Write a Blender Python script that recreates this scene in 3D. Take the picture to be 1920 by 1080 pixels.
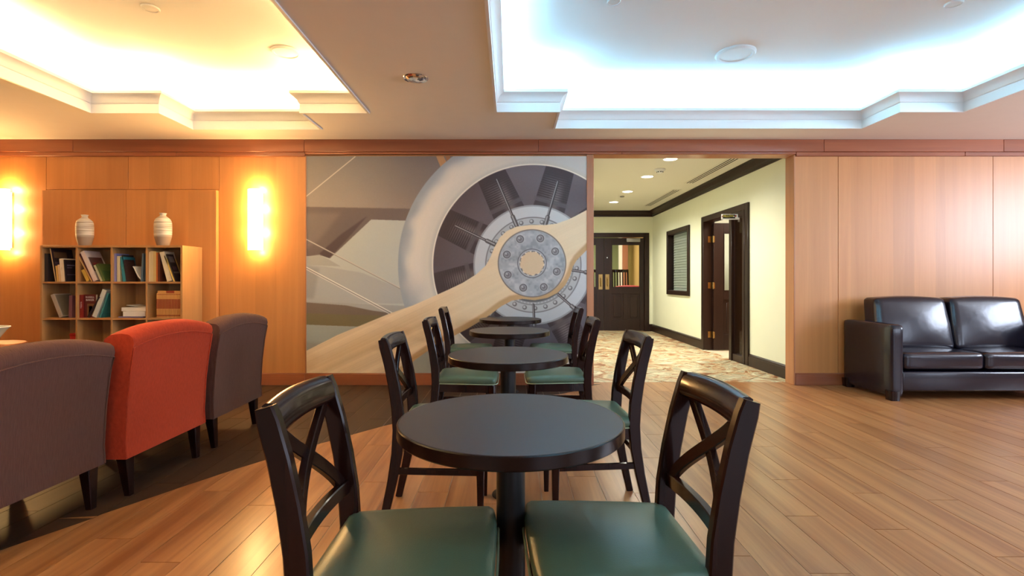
import bpy, bmesh, math, random
import numpy as np
from mathutils import Vector, Matrix

random.seed(7)
for o in list(bpy.data.objects):
    bpy.data.objects.remove(o)
SC = bpy.context.scene
COL = SC.collection
PI = math.pi

# ------------------------------------------------------------------ camera
cam_data = bpy.data.cameras.new('camera')
cam = bpy.data.objects.new('camera', cam_data)
COL.objects.link(cam)
cam.location = (0, 0, 1.13)
cam.rotation_euler = (PI/2, 0, 0)
cam_data.sensor_width = 36
cam_data.lens = 950/1920*36
cam_data.shift_x = 3/1920
cam_data.shift_y = -14/1920
cam_data.clip_start = 0.02
SC.camera = cam
SC.view_settings.view_transform = 'Standard'
SC.view_settings.look = 'None'
SC.view_settings.gamma = 1
SC.view_settings.use_curve_mapping = False
SC.view_settings.exposure = 0.45

# ------------------------------------------------------------------ world + main lights
w = bpy.data.worlds.new('world'); SC.world = w
w.use_nodes = True
w.node_tree.nodes['Background'].inputs[0].default_value = (0.55, 0.68, 0.95, 1)
w.node_tree.nodes['Background'].inputs[1].default_value = 0.3

def area(name, loc, direction, sx, sy, power, color, spread=PI):
    d = bpy.data.lights.new(name, 'AREA'); d.shape = 'RECTANGLE'
    d.size = sx; d.size_y = sy; d.energy = power; d.color = color; d.spread = spread
    o = bpy.data.objects.new(name, d); COL.objects.link(o)
    o.location = loc
    o.rotation_euler = Vector(direction).to_track_quat('-Z', 'Y').to_euler()
    return o
def point(name, loc, power, color, r=0.03):
    d = bpy.data.lights.new(name, 'POINT'); d.energy = power; d.color = color; d.shadow_soft_size = r
    o = bpy.data.objects.new(name, d); COL.objects.link(o); o.location = loc
    return o
def spot(name, loc, power, color, angle=2.2, blend=.6, r=.05):
    d = bpy.data.lights.new(name, 'SPOT'); d.energy = power; d.color = color; d.shadow_soft_size = r
    d.spot_size = angle; d.spot_blend = blend
    o = bpy.data.objects.new(name, d); COL.objects.link(o); o.location = loc
    return o

WARM = (1.0, 0.66, 0.30); SCON = (1.0, .60, .20); COOL = (0.26, 0.66, 1.0); DAY = (0.72, 0.81, 1.0)
XL, XR, YF, YW = -6.6, 7.6, -5.0, 5.48      # room bounds, YW = panelled wall
ZC, ZU = 2.647, 3.10                         # lower ceiling and tray ceiling
# daylight through the windows of the right wall and behind the camera, plus a warm fill
area('daylight', (XR+.12, 2.95, 1.95), (-1, 0, 0), 2.0, 1.25, 175, DAY)
area('daylight', (XR+.12, -1.6, 1.6), (-1, 0, 0), 3.2, 1.9, 90, DAY)
area('daylight', (4.6, YF-.12, 1.6), (0, 1, 0), 4.2, 1.9, 95, DAY)
area('daylight', (-3.2, YF-.12, 1.6), (0, 1, 0), 4.0, 1.9, 25, (1.0, .88, .74))  # added warm fill from behind the camera, through an unseen window

# ------------------------------------------------------------------ materials
def srgb(r, g, b):
    f = lambda c: (c/255)/12.92 if c/255 <= .04045 else ((c/255+.055)/1.055)**2.4
    return (f(r), f(g), f(b), 1)
def new_mat(name):
    m = bpy.data.materials.new(name); m.use_nodes = True
    nt = m.node_tree
    return m, nt, nt.nodes['Principled BSDF']
def N(nt, t, **kw):
    n = nt.nodes.new(t)
    for k, v in kw.items(): setattr(n, k, v)
    return n
def plain(name, col, rough=.5, metal=0, spec=.5, noise=0, nscale=40, bump=0, coat=0, coat_rough=.1, emis=0, bscale=None, stretch=(1,1,1)):
    m, nt, b = new_mat(name)
    b.inputs['Base Color'].default_value = col
    b.inputs['Roughness'].default_value = rough
    b.inputs['Metallic'].default_value = metal
    b.inputs['Specular IOR Level'].default_value = spec
    b.inputs['Coat Weight'].default_value = coat
    b.inputs['Coat Roughness'].default_value = coat_rough
    if emis:
        b.inputs['Emission Color'].default_value = col
        b.inputs['Emission Strength'].default_value = emis
    if noise or bump:
        tc = N(nt, 'ShaderNodeTexCoord'); mp = N(nt, 'ShaderNodeMapping')
        mp.inputs['Scale'].default_value = stretch
        nt.links.new(tc.outputs['Object'], mp.inputs['Vector'])
        nz = N(nt, 'ShaderNodeTexNoise'); nz.inputs['Scale'].default_value = nscale; nz.inputs['Detail'].default_value = 4
        nt.links.new(mp.outputs[0], nz.inputs['Vector'])
        if noise:
            mx = N(nt, 'ShaderNodeMix', data_type='RGBA')
            mx.inputs[6].default_value = tuple(c*(1-noise) for c in col[:3])+(1,)
            mx.inputs[7].default_value = tuple(min(1, c*(1+noise)) for c in col[:3])+(1,)
            nt.links.new(nz.outputs['Fac'], mx.inputs[0])
            nt.links.new(mx.outputs[2], b.inputs['Base Color'])
        if bump:
            bp = N(nt, 'ShaderNodeBump'); bp.inputs['Strength'].default_value = bump; bp.inputs['Distance'].default_value = .004
            if bscale:
                n2 = N(nt, 'ShaderNodeTexNoise'); n2.inputs['Scale'].default_value = bscale
                nt.links.new(mp.outputs[0], n2.inputs['Vector']); nt.links.new(n2.outputs['Fac'], bp.inputs['Height'])
            else: nt.links.new(nz.outputs['Fac'], bp.inputs['Height'])
            nt.links.new(bp.outputs[0], b.inputs['Normal'])
    return m
def wood(name, c1, c2, axis='Z', rough=.35, coat=.3, cr=.2, var=.12, flitch=0, grain=1.0, spec=.5):
    """grain streaks along axis in world space; per-object and per-island tone"""
    m, nt, b = new_mat(name)
    g = N(nt, 'ShaderNodeNewGeometry'); mp = N(nt, 'ShaderNodeMapping')
    s = {'X': (.9, 22, 22), 'Y': (22, .9, 22), 'Z': (22, 22, .9)}[axis]
    mp.inputs['Scale'].default_value = s
    nt.links.new(g.outputs['Position'], mp.inputs['Vector'])
    oi = N(nt, 'ShaderNodeObjectInfo')
    ad = N(nt, 'ShaderNodeMath', operation='ADD')
    nt.links.new(oi.outputs['Random'], ad.inputs[0]); nt.links.new(g.outputs['Random Per Island'], ad.inputs[1])
    fr = N(nt, 'ShaderNodeMath', operation='FRACT'); nt.links.new(ad.outputs[0], fr.inputs[0])
    # shift grain per object
    cm = N(nt, 'ShaderNodeCombineXYZ'); mu = N(nt, 'ShaderNodeMath', operation='MULTIPLY'); mu.inputs[1].default_value = 37
    nt.links.new(fr.outputs[0], mu.inputs[0])
    for i in range(3): nt.links.new(mu.outputs[0], cm.inputs[i])
    va = N(nt, 'ShaderNodeVectorMath', operation='ADD'); nt.links.new(mp.outputs[0], va.inputs[0]); nt.links.new(cm.outputs[0], va.inputs[1])
    nz = N(nt, 'ShaderNodeTexNoise'); nz.inputs['Scale'].default_value = .55; nz.inputs['Detail'].default_value = 6; nz.inputs['Roughness'].default_value = .62; nz.inputs['Distortion'].default_value = .6
    nt.links.new(va.outputs[0], nz.inputs['Vector'])
    cr_ = N(nt, 'ShaderNodeMapRange'); cr_.inputs[1].default_value = .5-.22/grain; cr_.inputs[2].default_value = .5+.22/grain
    nt.links.new(nz.outputs['Fac'], cr_.inputs[0])
    mx = N(nt, 'ShaderNodeMix', data_type='RGBA'); mx.inputs[6].default_value = c1; mx.inputs[7].default_value = c2
    nt.links.new(cr_.outputs[0], mx.inputs[0])
    hs = N(nt, 'ShaderNodeHueSaturation')
    nt.links.new(mx.outputs[2], hs.inputs['Color'])
    vr = N(nt, 'ShaderNodeMapRange'); vr.inputs[3].default_value = 1-var; vr.inputs[4].default_value = 1+var
    src = fr.outputs[0]
    if flitch:
        sp = N(nt, 'ShaderNodeSeparateXYZ'); nt.links.new(g.outputs['Position'], sp.inputs[0])
        m1 = N(nt, 'ShaderNodeMath', operation='MULTIPLY'); m1.inputs[1].default_value = 1/flitch
        nt.links.new(sp.outputs[0], m1.inputs[0])
        fl = N(nt, 'ShaderNodeMath', operation='FLOOR'); nt.links.new(m1.outputs[0], fl.inputs[0])
        wn = N(nt, 'ShaderNodeTexWhiteNoise', noise_dimensions='1D'); nt.links.new(fl.outputs[0], wn.inputs['W'])
        src = wn.outputs['Value']
    nt.links.new(src, vr.inputs[0]); nt.links.new(vr.outputs[0], hs.inputs['Value'])
    nt.links.new(hs.outputs[0], b.inputs['Base Color'])
    b.inputs['Roughness'].default_value = rough
    b.inputs['Specular IOR Level'].default_value = spec
    b.inputs['Coat Weight'].default_value = coat; b.inputs['Coat Roughness'].default_value = cr
    bp = N(nt, 'ShaderNodeBump'); bp.inputs['Strength'].default_value = .06; bp.inputs['Distance'].default_value = .002
    nt.links.new(nz.outputs['Fac'], bp.inputs['Height']); nt.links.new(bp.outputs[0], b.inputs['Normal'])
    return m

M = {}
M['panel'] = wood('maple_panel', (.52, .205, .052, 1), (.66, .29, .088, 1), 'Z', .42, .35, .33, .07, flitch=.23, grain=.7)
M['trim'] = wood('stained_trim', (.27, .075, .028, 1), (.40, .125, .045, 1), 'X', .35, .3, .2, .10)
M['trimv'] = wood('stained_trim_upright', (.42, .16, .06, 1), (.55, .23, .09, 1), 'Z', .35, .3, .2, .08)
M['shelf'] = wood('oak_shelf', (.40, .20, .065, 1), (.52, .28, .10, 1), 'Z', .45, .1, .3, .05)
M['plank'] = wood('oak_look_plank', (.27, .095, .029, 1), (.49, .225, .080, 1), 'Y', .34, .2, .20, .05, grain=1.3)
M['plank_dark'] = wood('dark_look_plank', (.036, .020, .012, 1), (.066, .036, .021, 1), 'Y', .46, .0, .25, .12, spec=.22)  # dark inlay, darkened further to stand in for shade under the armchairs
M['espresso'] = wood('espresso_wood', (.011, .0034, .0026, 1), (.024, .0072, .0048, 1), 'Z', .24, .2, .08, .1, spec=.2)
M['espresso_door'] = wood('espresso_door_wood', (.014, .0055, .004, 1), (.028, .011, .0075, 1), 'Z', .38, .1, .2, .1, spec=.3)
M['grout'] = plain('pale_grout', (.52, .40, .28, 1), .8, noise=.1)
M['ceiling'] = plain('ceiling_paint', (.86, .82, .76, 1), .9, noise=.02, nscale=8)
M['white'] = plain('white_moulding', (.85, .84, .81, 1), .45)
M['tray'] = plain('tray_paint', (.86, .86, .84, 1), .9)
M['hallwall'] = plain('pale_green_paint', (.80, .82, .65, 1), .7, noise=.02, nscale=6)
M['hallceil'] = plain('hall_ceiling_paint', (.72, .70, .60, 1), .85)
M['laminate'] = plain('charcoal_laminate', (.042, .034, .034, 1), .40, noise=.15, nscale=300, spec=.5)
M['edge'] = plain('dark_edge_band', (.012, .005, .004, 1), .25, spec=.35)
M['black_metal'] = plain('black_metal', (.010, .010, .011, 1), .42, metal=.2)
M['green'] = plain('green_vinyl', (.075, .128, .080, 1), .36, noise=.06, nscale=12, bump=.12, bscale=350, coat=.1, coat_rough=.3)
M['green_pipe'] = plain('green_vinyl_piping', (.30, .38, .24, 1), .4)
M['leather'] = plain('black_leather', (.009, .008, .016, 1), .25, noise=.2, nscale=30, bump=.35, bscale=14, coat=.2)
M['brown_cord'] = plain('brown_corduroy', (.135, .060, .043, 1), .95, noise=.30, nscale=60, bump=.6, stretch=(1, 4, .35), spec=.05)
M['red_cloth'] = plain('red_chenille', (.46, .050, .020, 1), .92, noise=.28, nscale=60, bump=.5, stretch=(1, 3, .7), spec=.05)
for k in ('brown_cord', 'red_cloth'):
    b = M[k].node_tree.nodes['Principled BSDF']
    b.inputs['Sheen Weight'].default_value = .10; b.inputs['Sheen Roughness'].default_value = .5
    b.inputs['Sheen Tint'].default_value = (1, .8, .5, 1)
M['chrome'] = plain('chrome', (.8, .8, .82, 1), .12, metal=1)
M['brass'] = plain('antique_brass', (.42, .27, .10, 1), .3, metal=1)
M['greymetal'] = plain('grey_metal', (.35, .33, .30, 1), .4, metal=.6)
M['glass'] = plain('clear_glass', (.9, .95, .93, 1), .03)
M['glass'].node_tree.nodes['Principled BSDF'].inputs['Transmission Weight'].default_value = 1
M['glass'].node_tree.nodes['Principled BSDF'].inputs['IOR'].default_value = 1.12
M['frosted'] = plain('frosted_blind_glass', (.80, .84, .86, 1), .5)
M['lamp_on'] = plain('lit_downlight', (1, .93, .78, 1), .5, emis=9)
M['shade'] = plain('lit_sconce_glass', (1, .86, .60, 1), .4, emis=5)
M['bulb'] = plain('lit_bulb', (1, .72, .40, 1), .4, emis=25)
M['page'] = plain('book_pages', (.74, .66, .50, 1), .8)
M['paper'] = plain('white_paper', (.80, .77, .70, 1), .8)
M['black'] = plain('black_gap', (.006, .006, .006, 1), .8)
M['rubber'] = plain('dark_plastic', (.02, .02, .02, 1), .5)
def colour(name, r, g, b, rough=.5):
    return plain(name, srgb(r, g, b), rough, noise=.05)

# stone tile of the corridor
def stone():
    m, nt, b = new_mat('slate_stone')
    g = N(nt, 'ShaderNodeNewGeometry'); oi = N(nt, 'ShaderNodeObjectInfo')
    cm = N(nt, 'ShaderNodeCombineXYZ'); mu = N(nt, 'ShaderNodeMath', operation='MULTIPLY'); mu.inputs[1].default_value = 23
    nt.links.new(oi.outputs['Random'], mu.inputs[0]); nt.links.new(mu.outputs[0], cm.inputs[0]); nt.links.new(mu.outputs[0], cm.inputs[2])
    va = N(nt, 'ShaderNodeVectorMath', operation='ADD'); nt.links.new(g.outputs['Position'], va.inputs[0]); nt.links.new(cm.outputs[0], va.inputs[1])
    nz = N(nt, 'ShaderNodeTexNoise'); nz.inputs['Scale'].default_value = 3.2; nz.inputs['Detail'].default_value = 5; nz.inputs['Distortion'].default_value = 2.2
    nt.links.new(va.outputs[0], nz.inputs['Vector'])
    r = N(nt, 'ShaderNodeValToRGB'); e = r.color_ramp.elements
    e[0].position = .34; e[0].color = srgb(128, 80, 48)
    e[1].position = .66; e[1].color = srgb(226, 216, 188)
    x = e.new(.43); x.color = srgb(176, 128, 86)
    x = e.new(.49); x.color = srgb(212, 196, 160)
    x = e.new(.55); x.color = srgb(160, 150, 122)
    nt.links.new(nz.outputs['Fac'], r.inputs[0]); nt.links.new(r.outputs[0], b.inputs['Base Color'])
    b.inputs['Roughness'].default_value = .32
    bp = N(nt, 'ShaderNodeBump'); bp.inputs['Strength'].default_value = .25; bp.inputs['Distance'].default_value = .006
    nt.links.new(nz.outputs['Fac'], bp.inputs['Height']); nt.links.new(bp.outputs[0], b.inputs['Normal'])
    return m
M['stone'] = stone()
# ribbed pottery of the vases (bands in object height)
def pottery():
    m, nt, b = new_mat('banded_pottery')
    tc = N(nt, 'ShaderNodeTexCoord'); sp = N(nt, 'ShaderNodeSeparateXYZ'); nt.links.new(tc.outputs['Object'], sp.inputs[0])
    mp = N(nt, 'ShaderNodeMapping'); mp.inputs['Scale'].default_value = (2, 2, 45); nt.links.new(tc.outputs['Object'], mp.inputs[0])
    nz = N(nt, 'ShaderNodeTexNoise'); nz.inputs['Scale'].default_value = 1.6; nz.inputs['Detail'].default_value = 3; nt.links.new(mp.outputs[0], nz.inputs['Vector'])
    r = N(nt, 'ShaderNodeValToRGB'); e = r.color_ramp.elements
    e[0].position = .38; e[0].color = (.36, .30, .22, 1); e[1].position = .6; e[1].color = (.66, .61, .50, 1)
    nt.links.new(nz.outputs['Fac'], r.inputs[0])
    mr = N(nt, 'ShaderNodeMapRange'); mr.inputs[1].default_value = .085; mr.inputs[2].default_value = .10; nt.links.new(sp.outputs[2], mr.inputs[0])
    mx = N(nt, 'ShaderNodeMix', data_type='RGBA'); mx.inputs[6].default_value = (.30, .22, .15, 1)
    nt.links.new(mr.outputs[0], mx.inputs[0]); nt.links.new(r.outputs[0], mx.inputs[7])
    nt.links.new(mx.outputs[2], b.inputs['Base Color']); b.inputs['Roughness'].default_value = .6
    return m
M['pottery'] = pottery()

# ------------------------------------------------------------------ mesh helpers
def link(name, me, mats, parent=None):
    o = bpy.data.objects.new(name, me); COL.objects.link(o)
    if mats is not None:
        for m_ in (mats if isinstance(mats, (list, tuple)) else [mats]): me.materials.append(m_)
    if parent is not None: o.parent = parent
    return o
def obj(name, bm, mat, parent=None, smooth=True, angle=.7, loc=None):
    me = bpy.data.meshes.new(name)
    bmesh.ops.recalc_face_normals(bm, faces=bm.faces)
    bm.to_mesh(me); bm.free()
    if smooth:
        me.shade_smooth(); me.set_sharp_from_angle(angle=angle)
    o = link(name, me, mat, parent)
    if loc: o.location = loc
    return o
def tag(o, label=None, cat=None, group=None, kind=None):
    if label: o['label'] = label
    if cat: o['category'] = cat
    if group: o['group'] = group
    if kind: o['kind'] = kind
    return o
def empty(name, loc=(0, 0, 0), rz=0):
    o = bpy.data.objects.new(name, None); COL.objects.link(o)
    o.location = loc; o.rotation_euler = (0, 0, rz); o.empty_display_size = .1
    return o
def struct(o): o['kind'] = 'structure'; return o
def relabel(o, label): o['label'] = label; return o
def copy_tree(o, parent=None):
    c = o.copy(); COL.objects.link(c)
    if parent is not None: c.parent = parent
    for ch in [x for x in ALL_CHILDREN(o)]: copy_tree(ch, c)
    return c
def ALL_CHILDREN(o): return list(o.children)

def box(bm, x0, x1, y0, y1, z0, z1, bev=0, seg=2, mi=0):
    vs = [bm.verts.new((x, y, z)) for x in (x0, x1) for y in (y0, y1) for z in (z0, z1)]
    idx = [(0, 1, 3, 2), (4, 6, 7, 5), (0, 4, 5, 1), (2, 3, 7, 6), (0, 2, 6, 4), (1, 5, 7, 3)]
    fs = [bm.faces.new([vs[i] for i in f]) for f in idx]
    for f in fs: f.material_index = mi
    if bev:
        es = list({e for f in fs for e in f.edges})
        bmesh.ops.bevel(bm, geom=es, offset=bev, segments=seg, affect='EDGES', profile=.5)
    return vs
def bbox(*a, **k):
    bm = bmesh.new(); box(bm, *a, **k); return bm
def prism(bm, pts, z0, z1):
    """vertical prism from a footprint"""
    lo = [bm.verts.new((x, y, z0)) for x, y in pts]; hi = [bm.verts.new((x, y, z1)) for x, y in pts]
    n = len(pts)
    bm.faces.new(lo[::-1]); bm.faces.new(hi)
    for i in range(n): bm.faces.new((lo[i], lo[(i+1) % n], hi[(i+1) % n], hi[i]))
def bar(bm, pts, ha, hb, u, ch=.25, caps=True):
    """chamfered-rectangle bar along pts; u = fixed side axis (half size ha); hb across"""
    u = Vector(u).normalized(); pts = [Vector(p) for p in pts]; n = len(pts); rings = []
    ha = ha if isinstance(ha, (list, tuple)) else [ha]*n
    hb = hb if isinstance(hb, (list, tuple)) else [hb]*n
    for i, p in enumerate(pts):
        t = (pts[min(i+1, n-1)]-pts[max(i-1, 0)]).normalized()
        uu = (u-t*u.dot(t)).normalized(); v = t.cross(uu).normalized()
        a, b = ha[i], hb[i]; c = min(a, b)*ch
        sec = [(a, b-c), (a-c, b), (-a+c, b), (-a, b-c), (-a, -b+c), (-a+c, -b), (a-c, -b), (a, -b+c)]
        rings.append([bm.verts.new(p+uu*x+v*y) for x, y in sec])
    for i in range(n-1):
        for j in range(8):
            bm.faces.new((rings[i][j], rings[i][(j+1) % 8], rings[i+1][(j+1) % 8], rings[i+1][j]))
    if caps: bm.faces.new(rings[0][::-1]); bm.faces.new(rings[-1])
def tube(bm, pts, r, seg=8, closed=False, caps=True):
    pts = [Vector(p) for p in pts]; n = len(pts); rings = []; up = Vector((0, 0, 1))
    for i, p in enumerate(pts):
        if closed: t = (pts[(i+1) % n]-pts[(i-1) % n]).normalized()
        else: t = (pts[min(i+1, n-1)]-pts[max(i-1, 0)]).normalized()
        a = up if abs(t.z) < .9 else Vector((1, 0, 0))
        u = t.cross(a).normalized(); v = u.cross(t)
        rings.append([bm.verts.new(p+(u*math.cos(2*PI*k/seg)+v*math.sin(2*PI*k/seg))*r) for k in range(seg)])
    for i in range(n if closed else n-1):
        A = rings[i]; B = rings[(i+1) % n]
        for j in range(seg): bm.faces.new((A[j], A[(j+1) % seg], B[(j+1) % seg], B[j]))
    if not closed and caps: bm.faces.new(rings[0][::-1]); bm.faces.new(rings[-1])
def lathe(bm, prof, seg=48, c=(0, 0, 0)):
    """prof: list of (r,z); r=0 ends closed with a point"""
    rings = []
    for r, z in prof:
        if r < 1e-6: rings.append([bm.verts.new((c[0], c[1], c[2]+z))])
        else: rings.append([bm.verts.new((c[0]+r*math.cos(2*PI*k/seg), c[1]+r*math.sin(2*PI*k/seg), c[2]+z)) for k in range(seg)])
    for A, B in zip(rings[:-1], rings[1:]):
        for k in range(seg):
            a = A[k % len(A)]; a2 = A[(k+1) % len(A)] if len(A) > 1 else a
            b_ = B[k % len(B)]; b2 = B[(k+1) % len(B)] if len(B) > 1 else b_
            vs = []
            for v in (a, a2, b2, b_):
                if v not in vs: vs.append(v)
            if len(vs) > 2: bm.faces.new(vs)
def pillow(bm, c, h, r, puff=(0, 0, 0), n=10, shape=None):
    """rounded box centred c, half sizes h, corner radius r, bulge per axis"""
    c = Vector(c); start = len(bm.verts)
    vmap = {}
    def vert(p):
        key = tuple(round(q, 5) for q in p)
        if key in vmap: return vmap[key]
        q = Vector((p[0]*h[0], p[1]*h[1], p[2]*h[2]))
        inner = Vector([max(-(h[i]-r), min(h[i]-r, q[i])) for i in range(3)])
        d = q-inner
        if d.length > 1e-9:
            m_ = max(abs(d.x), abs(d.y), abs(d.z)); q = inner+d.normalized()*(r if d.length > 0 else 0)*min(1, d.length/ r if d.length < r else 1)
        for i in range(3):
            if puff[i]:
                j, k = (i+1) % 3, (i+2) % 3
                q[i] += (1 if p[i] > 0 else -1 if p[i] < 0 else 0)*abs(p[i])*puff[i]*(1-p[j]**2)*(1-p[k]**2)
        if shape: q = Vector(shape(q))
        v = bm.verts.new(c+q); vmap[key] = v; return v
    # denser near the borders
    def tt(i): s = -1+2*i/n; return math.sin(s*PI/2)*.45+s*.55
    for ax in range(3):
        j, k = (ax+1) % 3, (ax+2) % 3
        for sgn in (-1, 1):
            for a in range(n):
                for b_ in range(n):
                    P = []
                    for (da, db) in ((0, 0), (1, 0), (1, 1), (0, 1)):
                        p = [0, 0, 0]; p[ax] = sgn; p[j] = tt(a+da); p[k] = tt(b_+db); P.append(vert(p))
                    if sgn < 0: P.reverse()
                    bm.faces.new(P)
def text_mesh(name, body, size, mat, parent, loc, rot, extrude=.0008, align='CENTER'):
    cu = bpy.data.curves.new(name, 'FONT'); cu.body = body; cu.size = size; cu.extrude = extrude; cu.align_x = align; cu.align_y = 'CENTER'
    cu.resolution_u = 2
    t = bpy.data.objects.new('tmp', cu); COL.objects.link(t)
    bpy.context.view_layer.update()
    dg = bpy.context.evaluated_depsgraph_get()
    me = bpy.data.meshes.new_from_object(t.evaluated_get(dg)); me.name = name
    bpy.data.objects.remove(t); bpy.data.curves.remove(cu)
    me.materials.clear()
    o = link(name, me, mat, parent); o.location = loc; o.rotation_euler = rot
    return o

# ------------------------------------------------------------------ floor
floor = struct(obj('floor', bbox(XL, XR, YF, 5.64, -.12, -.0022), M['grout'], smooth=False))
curve = [(-4.6, -5.0), (-3.2, -1.5), (-2.62, .9), (-2.14, 2.12), (-1.93, 2.54), (-1.67, 3.00), (-1.39, 3.42), (-.96, 3.97), (-.45, 4.45), (.1, 4.83), (.6, 5.10), (1.0, 5.64), (9, 5.7)]
def cy(x):
    for (a, b_), (c_, d) in zip(curve[:-1], curve[1:]):
        if a <= x <= c_: return b_+(d-b_)*(x-a)/(c_-a)
    return -9
PW, PL, GAP = .165, 1.15, .0035
pieces = []
k0 = int(math.floor(XL/PW))
for i in range(k0, int(XR/PW)+1):
    x0 = i*PW; x1 = x0+PW-GAP
    if x1 < XL or x0+PW > XR: continue
    off = (i*0.43 % 1)*PL + random.uniform(-.06, .06)
    y = YF-PL+off
    while y < 5.64:
        ya, yb = max(y, YF), min(y+PL-GAP, 5.638)
        y += PL
        if yb-ya < .04: continue
        c0, c1 = cy(x0), cy(x1)
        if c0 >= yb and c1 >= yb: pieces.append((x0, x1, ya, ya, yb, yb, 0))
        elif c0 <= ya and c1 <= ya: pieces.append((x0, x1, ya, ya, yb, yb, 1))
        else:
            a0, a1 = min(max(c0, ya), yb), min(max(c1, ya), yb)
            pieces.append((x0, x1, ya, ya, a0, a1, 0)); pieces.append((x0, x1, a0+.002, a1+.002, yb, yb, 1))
# dark side is above/left of the curve (greater y)
def plank_pts(p):
    x0, x1, a0, a1, b0, b1, d = p
    pts = [(x0, a0), (x1, a1), (x1, b1), (x0, b0)]
    out = []
    for q in pts:
        if not out or (abs(q[0]-out[-1][0])+abs(q[1]-out[-1][1]) > .004): out.append(q)
    return out
vis, rest = [], []
for p in pieces:
    cx_, cy_ = (p[0]+p[1])/2, (p[2]+p[4])/2
    near = max(p[4], p[5])
    inview = near > 1.75 and abs(cx_) < near*1.06+.2 and cy_ > 1.2
    (vis if inview else rest).append((cx_**2+cy_**2, p))
vis.sort(key=lambda t: t[0])
full_mesh = {}
for n_, (d_, p) in enumerate(vis):
    if n_ >= 298: rest.append((d_, p)); continue
    full = p[2] == p[3] and p[4] == p[5] and abs((p[4]-p[2])-(PL-GAP)) < 1e-6
    if full:
        if p[6] not in full_mesh:
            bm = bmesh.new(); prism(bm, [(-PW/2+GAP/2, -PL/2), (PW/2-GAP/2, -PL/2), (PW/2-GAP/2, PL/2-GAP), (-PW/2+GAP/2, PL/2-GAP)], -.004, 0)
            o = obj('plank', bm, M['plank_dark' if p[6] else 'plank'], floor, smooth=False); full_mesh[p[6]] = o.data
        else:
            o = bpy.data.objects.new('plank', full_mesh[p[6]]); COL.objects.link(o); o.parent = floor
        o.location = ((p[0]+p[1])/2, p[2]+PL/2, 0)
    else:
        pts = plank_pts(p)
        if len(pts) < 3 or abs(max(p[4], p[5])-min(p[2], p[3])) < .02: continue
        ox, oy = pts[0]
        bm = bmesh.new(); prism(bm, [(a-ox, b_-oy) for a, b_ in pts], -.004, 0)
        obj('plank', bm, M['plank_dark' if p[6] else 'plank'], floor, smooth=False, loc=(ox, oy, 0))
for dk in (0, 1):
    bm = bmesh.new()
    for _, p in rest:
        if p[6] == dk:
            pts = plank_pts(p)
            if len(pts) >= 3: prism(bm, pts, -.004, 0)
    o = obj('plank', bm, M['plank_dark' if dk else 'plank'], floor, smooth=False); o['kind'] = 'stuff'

# corridor floor of stone tiles laid on the diagonal
HL, HR, HY = .893, 3.17, 11.3
hfloor = struct(obj('floor_corridor', bbox(HL-.1, 5.2, 5.64, 15.5, -.12, -.006), M['grout'], smooth=False))
T = .34; s2 = math.sqrt(.5)
def clip(poly, xa, xb, ya, yb):
    for ax, lim, sg in ((0, xa, 1), (0, xb, -1), (1, ya, 1), (1, yb, -1)):
        out = []
        for i in range(len(poly)):
            p, q = poly[i], poly[(i+1) % len(poly)]
            ip, iq = (p[ax]-lim)*sg >= 0, (q[ax]-lim)*sg >= 0
            if ip: out.append(p)
            if ip != iq:
                t = (lim-p[ax])/(q[ax]-p[ax]); out.append((p[0]+t*(q[0]-p[0]), p[1]+t*(q[1]-p[1])))
        poly = out
        if len(poly) < 3: return []
    return poly
for i in range(-4, 40):
    for j in range(-40, 40):
        h = T/2-.004
        cx_, cy_ = (i-j)*T*s2, 5.7+(i+j)*T*s2
        poly = [(cx_+s2*(a-b_), cy_+s2*(a+b_)) for a, b_ in ((-h, -h), (h, -h), (h, h), (-h, h))]
        poly = clip(poly, HL, HR+.02, 5.642, HY)
        if len(poly) < 3: continue
        ar = abs(sum(poly[k][0]*poly[(k+1) % len(poly)][1]-poly[(k+1) % len(poly)][0]*poly[k][1] for k in range(len(poly))))/2
        if ar < .003: continue
        ox, oy = poly[0]
        dz = random.uniform(-.0012, .0008)
        bm = bmesh.new(); prism(bm, [(a-ox, b_-oy) for a, b_ in poly], -.006, dz)
        obj('stone_tile', bm, M['stone'], hfloor, smooth=False, loc=(ox, oy, 0))

# ------------------------------------------------------------------ walls of the room
OX0, OX1, OZ = .90, 3.06, 2.49               # the opening to the corridor
WB = YW+.02                                   # structural face behind panels
bm = bmesh.new()
box(bm, XL, OX0-.01, WB, WB+.13, 0, 2.80)
box(bm, OX1+.01, XR, WB, WB+.13, 0, 2.80)
box(bm, OX0-.01, OX1+.01, WB, WB+.13, OZ+.01, 2.80)
wall_back = struct(obj('wall_back', bm, M['panel'], smooth=False))
def panel(x0, x1, z0, z1, y=YW, th=.02, m='panel', parent=None, name='wood_panel'):
    g = .002
    return obj(name, bbox(x0+g, x1-g, y, y+th, z0+g, z1-g, bev=.0015, seg=1), M[m], parent or wall_back)
# left bay
MX0, MX1 = -2.205, .825
for a, b_ in ((XL, -5.02), (-5.02, -3.15), (-3.15, MX0-.012)):
    if a == -5.02:
        panel(a, (a+b_)/2-.05, 2.115, 2.474); panel((a+b_)/2-.05, b_, 2.115, 2.474); panel(a, b_, .126, 2.115)
    else: panel(a, b_, .126, 2.474)
# raised panel behind the bookcase, two leaves
for a, b_ in ((-5.02, -4.12), (-4.12, -3.152)):
    panel(a, b_, .126, 2.10, y=YW-.05, th=.05, name='raised_panel')
# right bay
for a, b_ in ((3.075, 3.545), (3.545, 5.22), (5.22, 6.4), (6.4, XR)):
    panel(a, b_, .126, 2.474)
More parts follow.
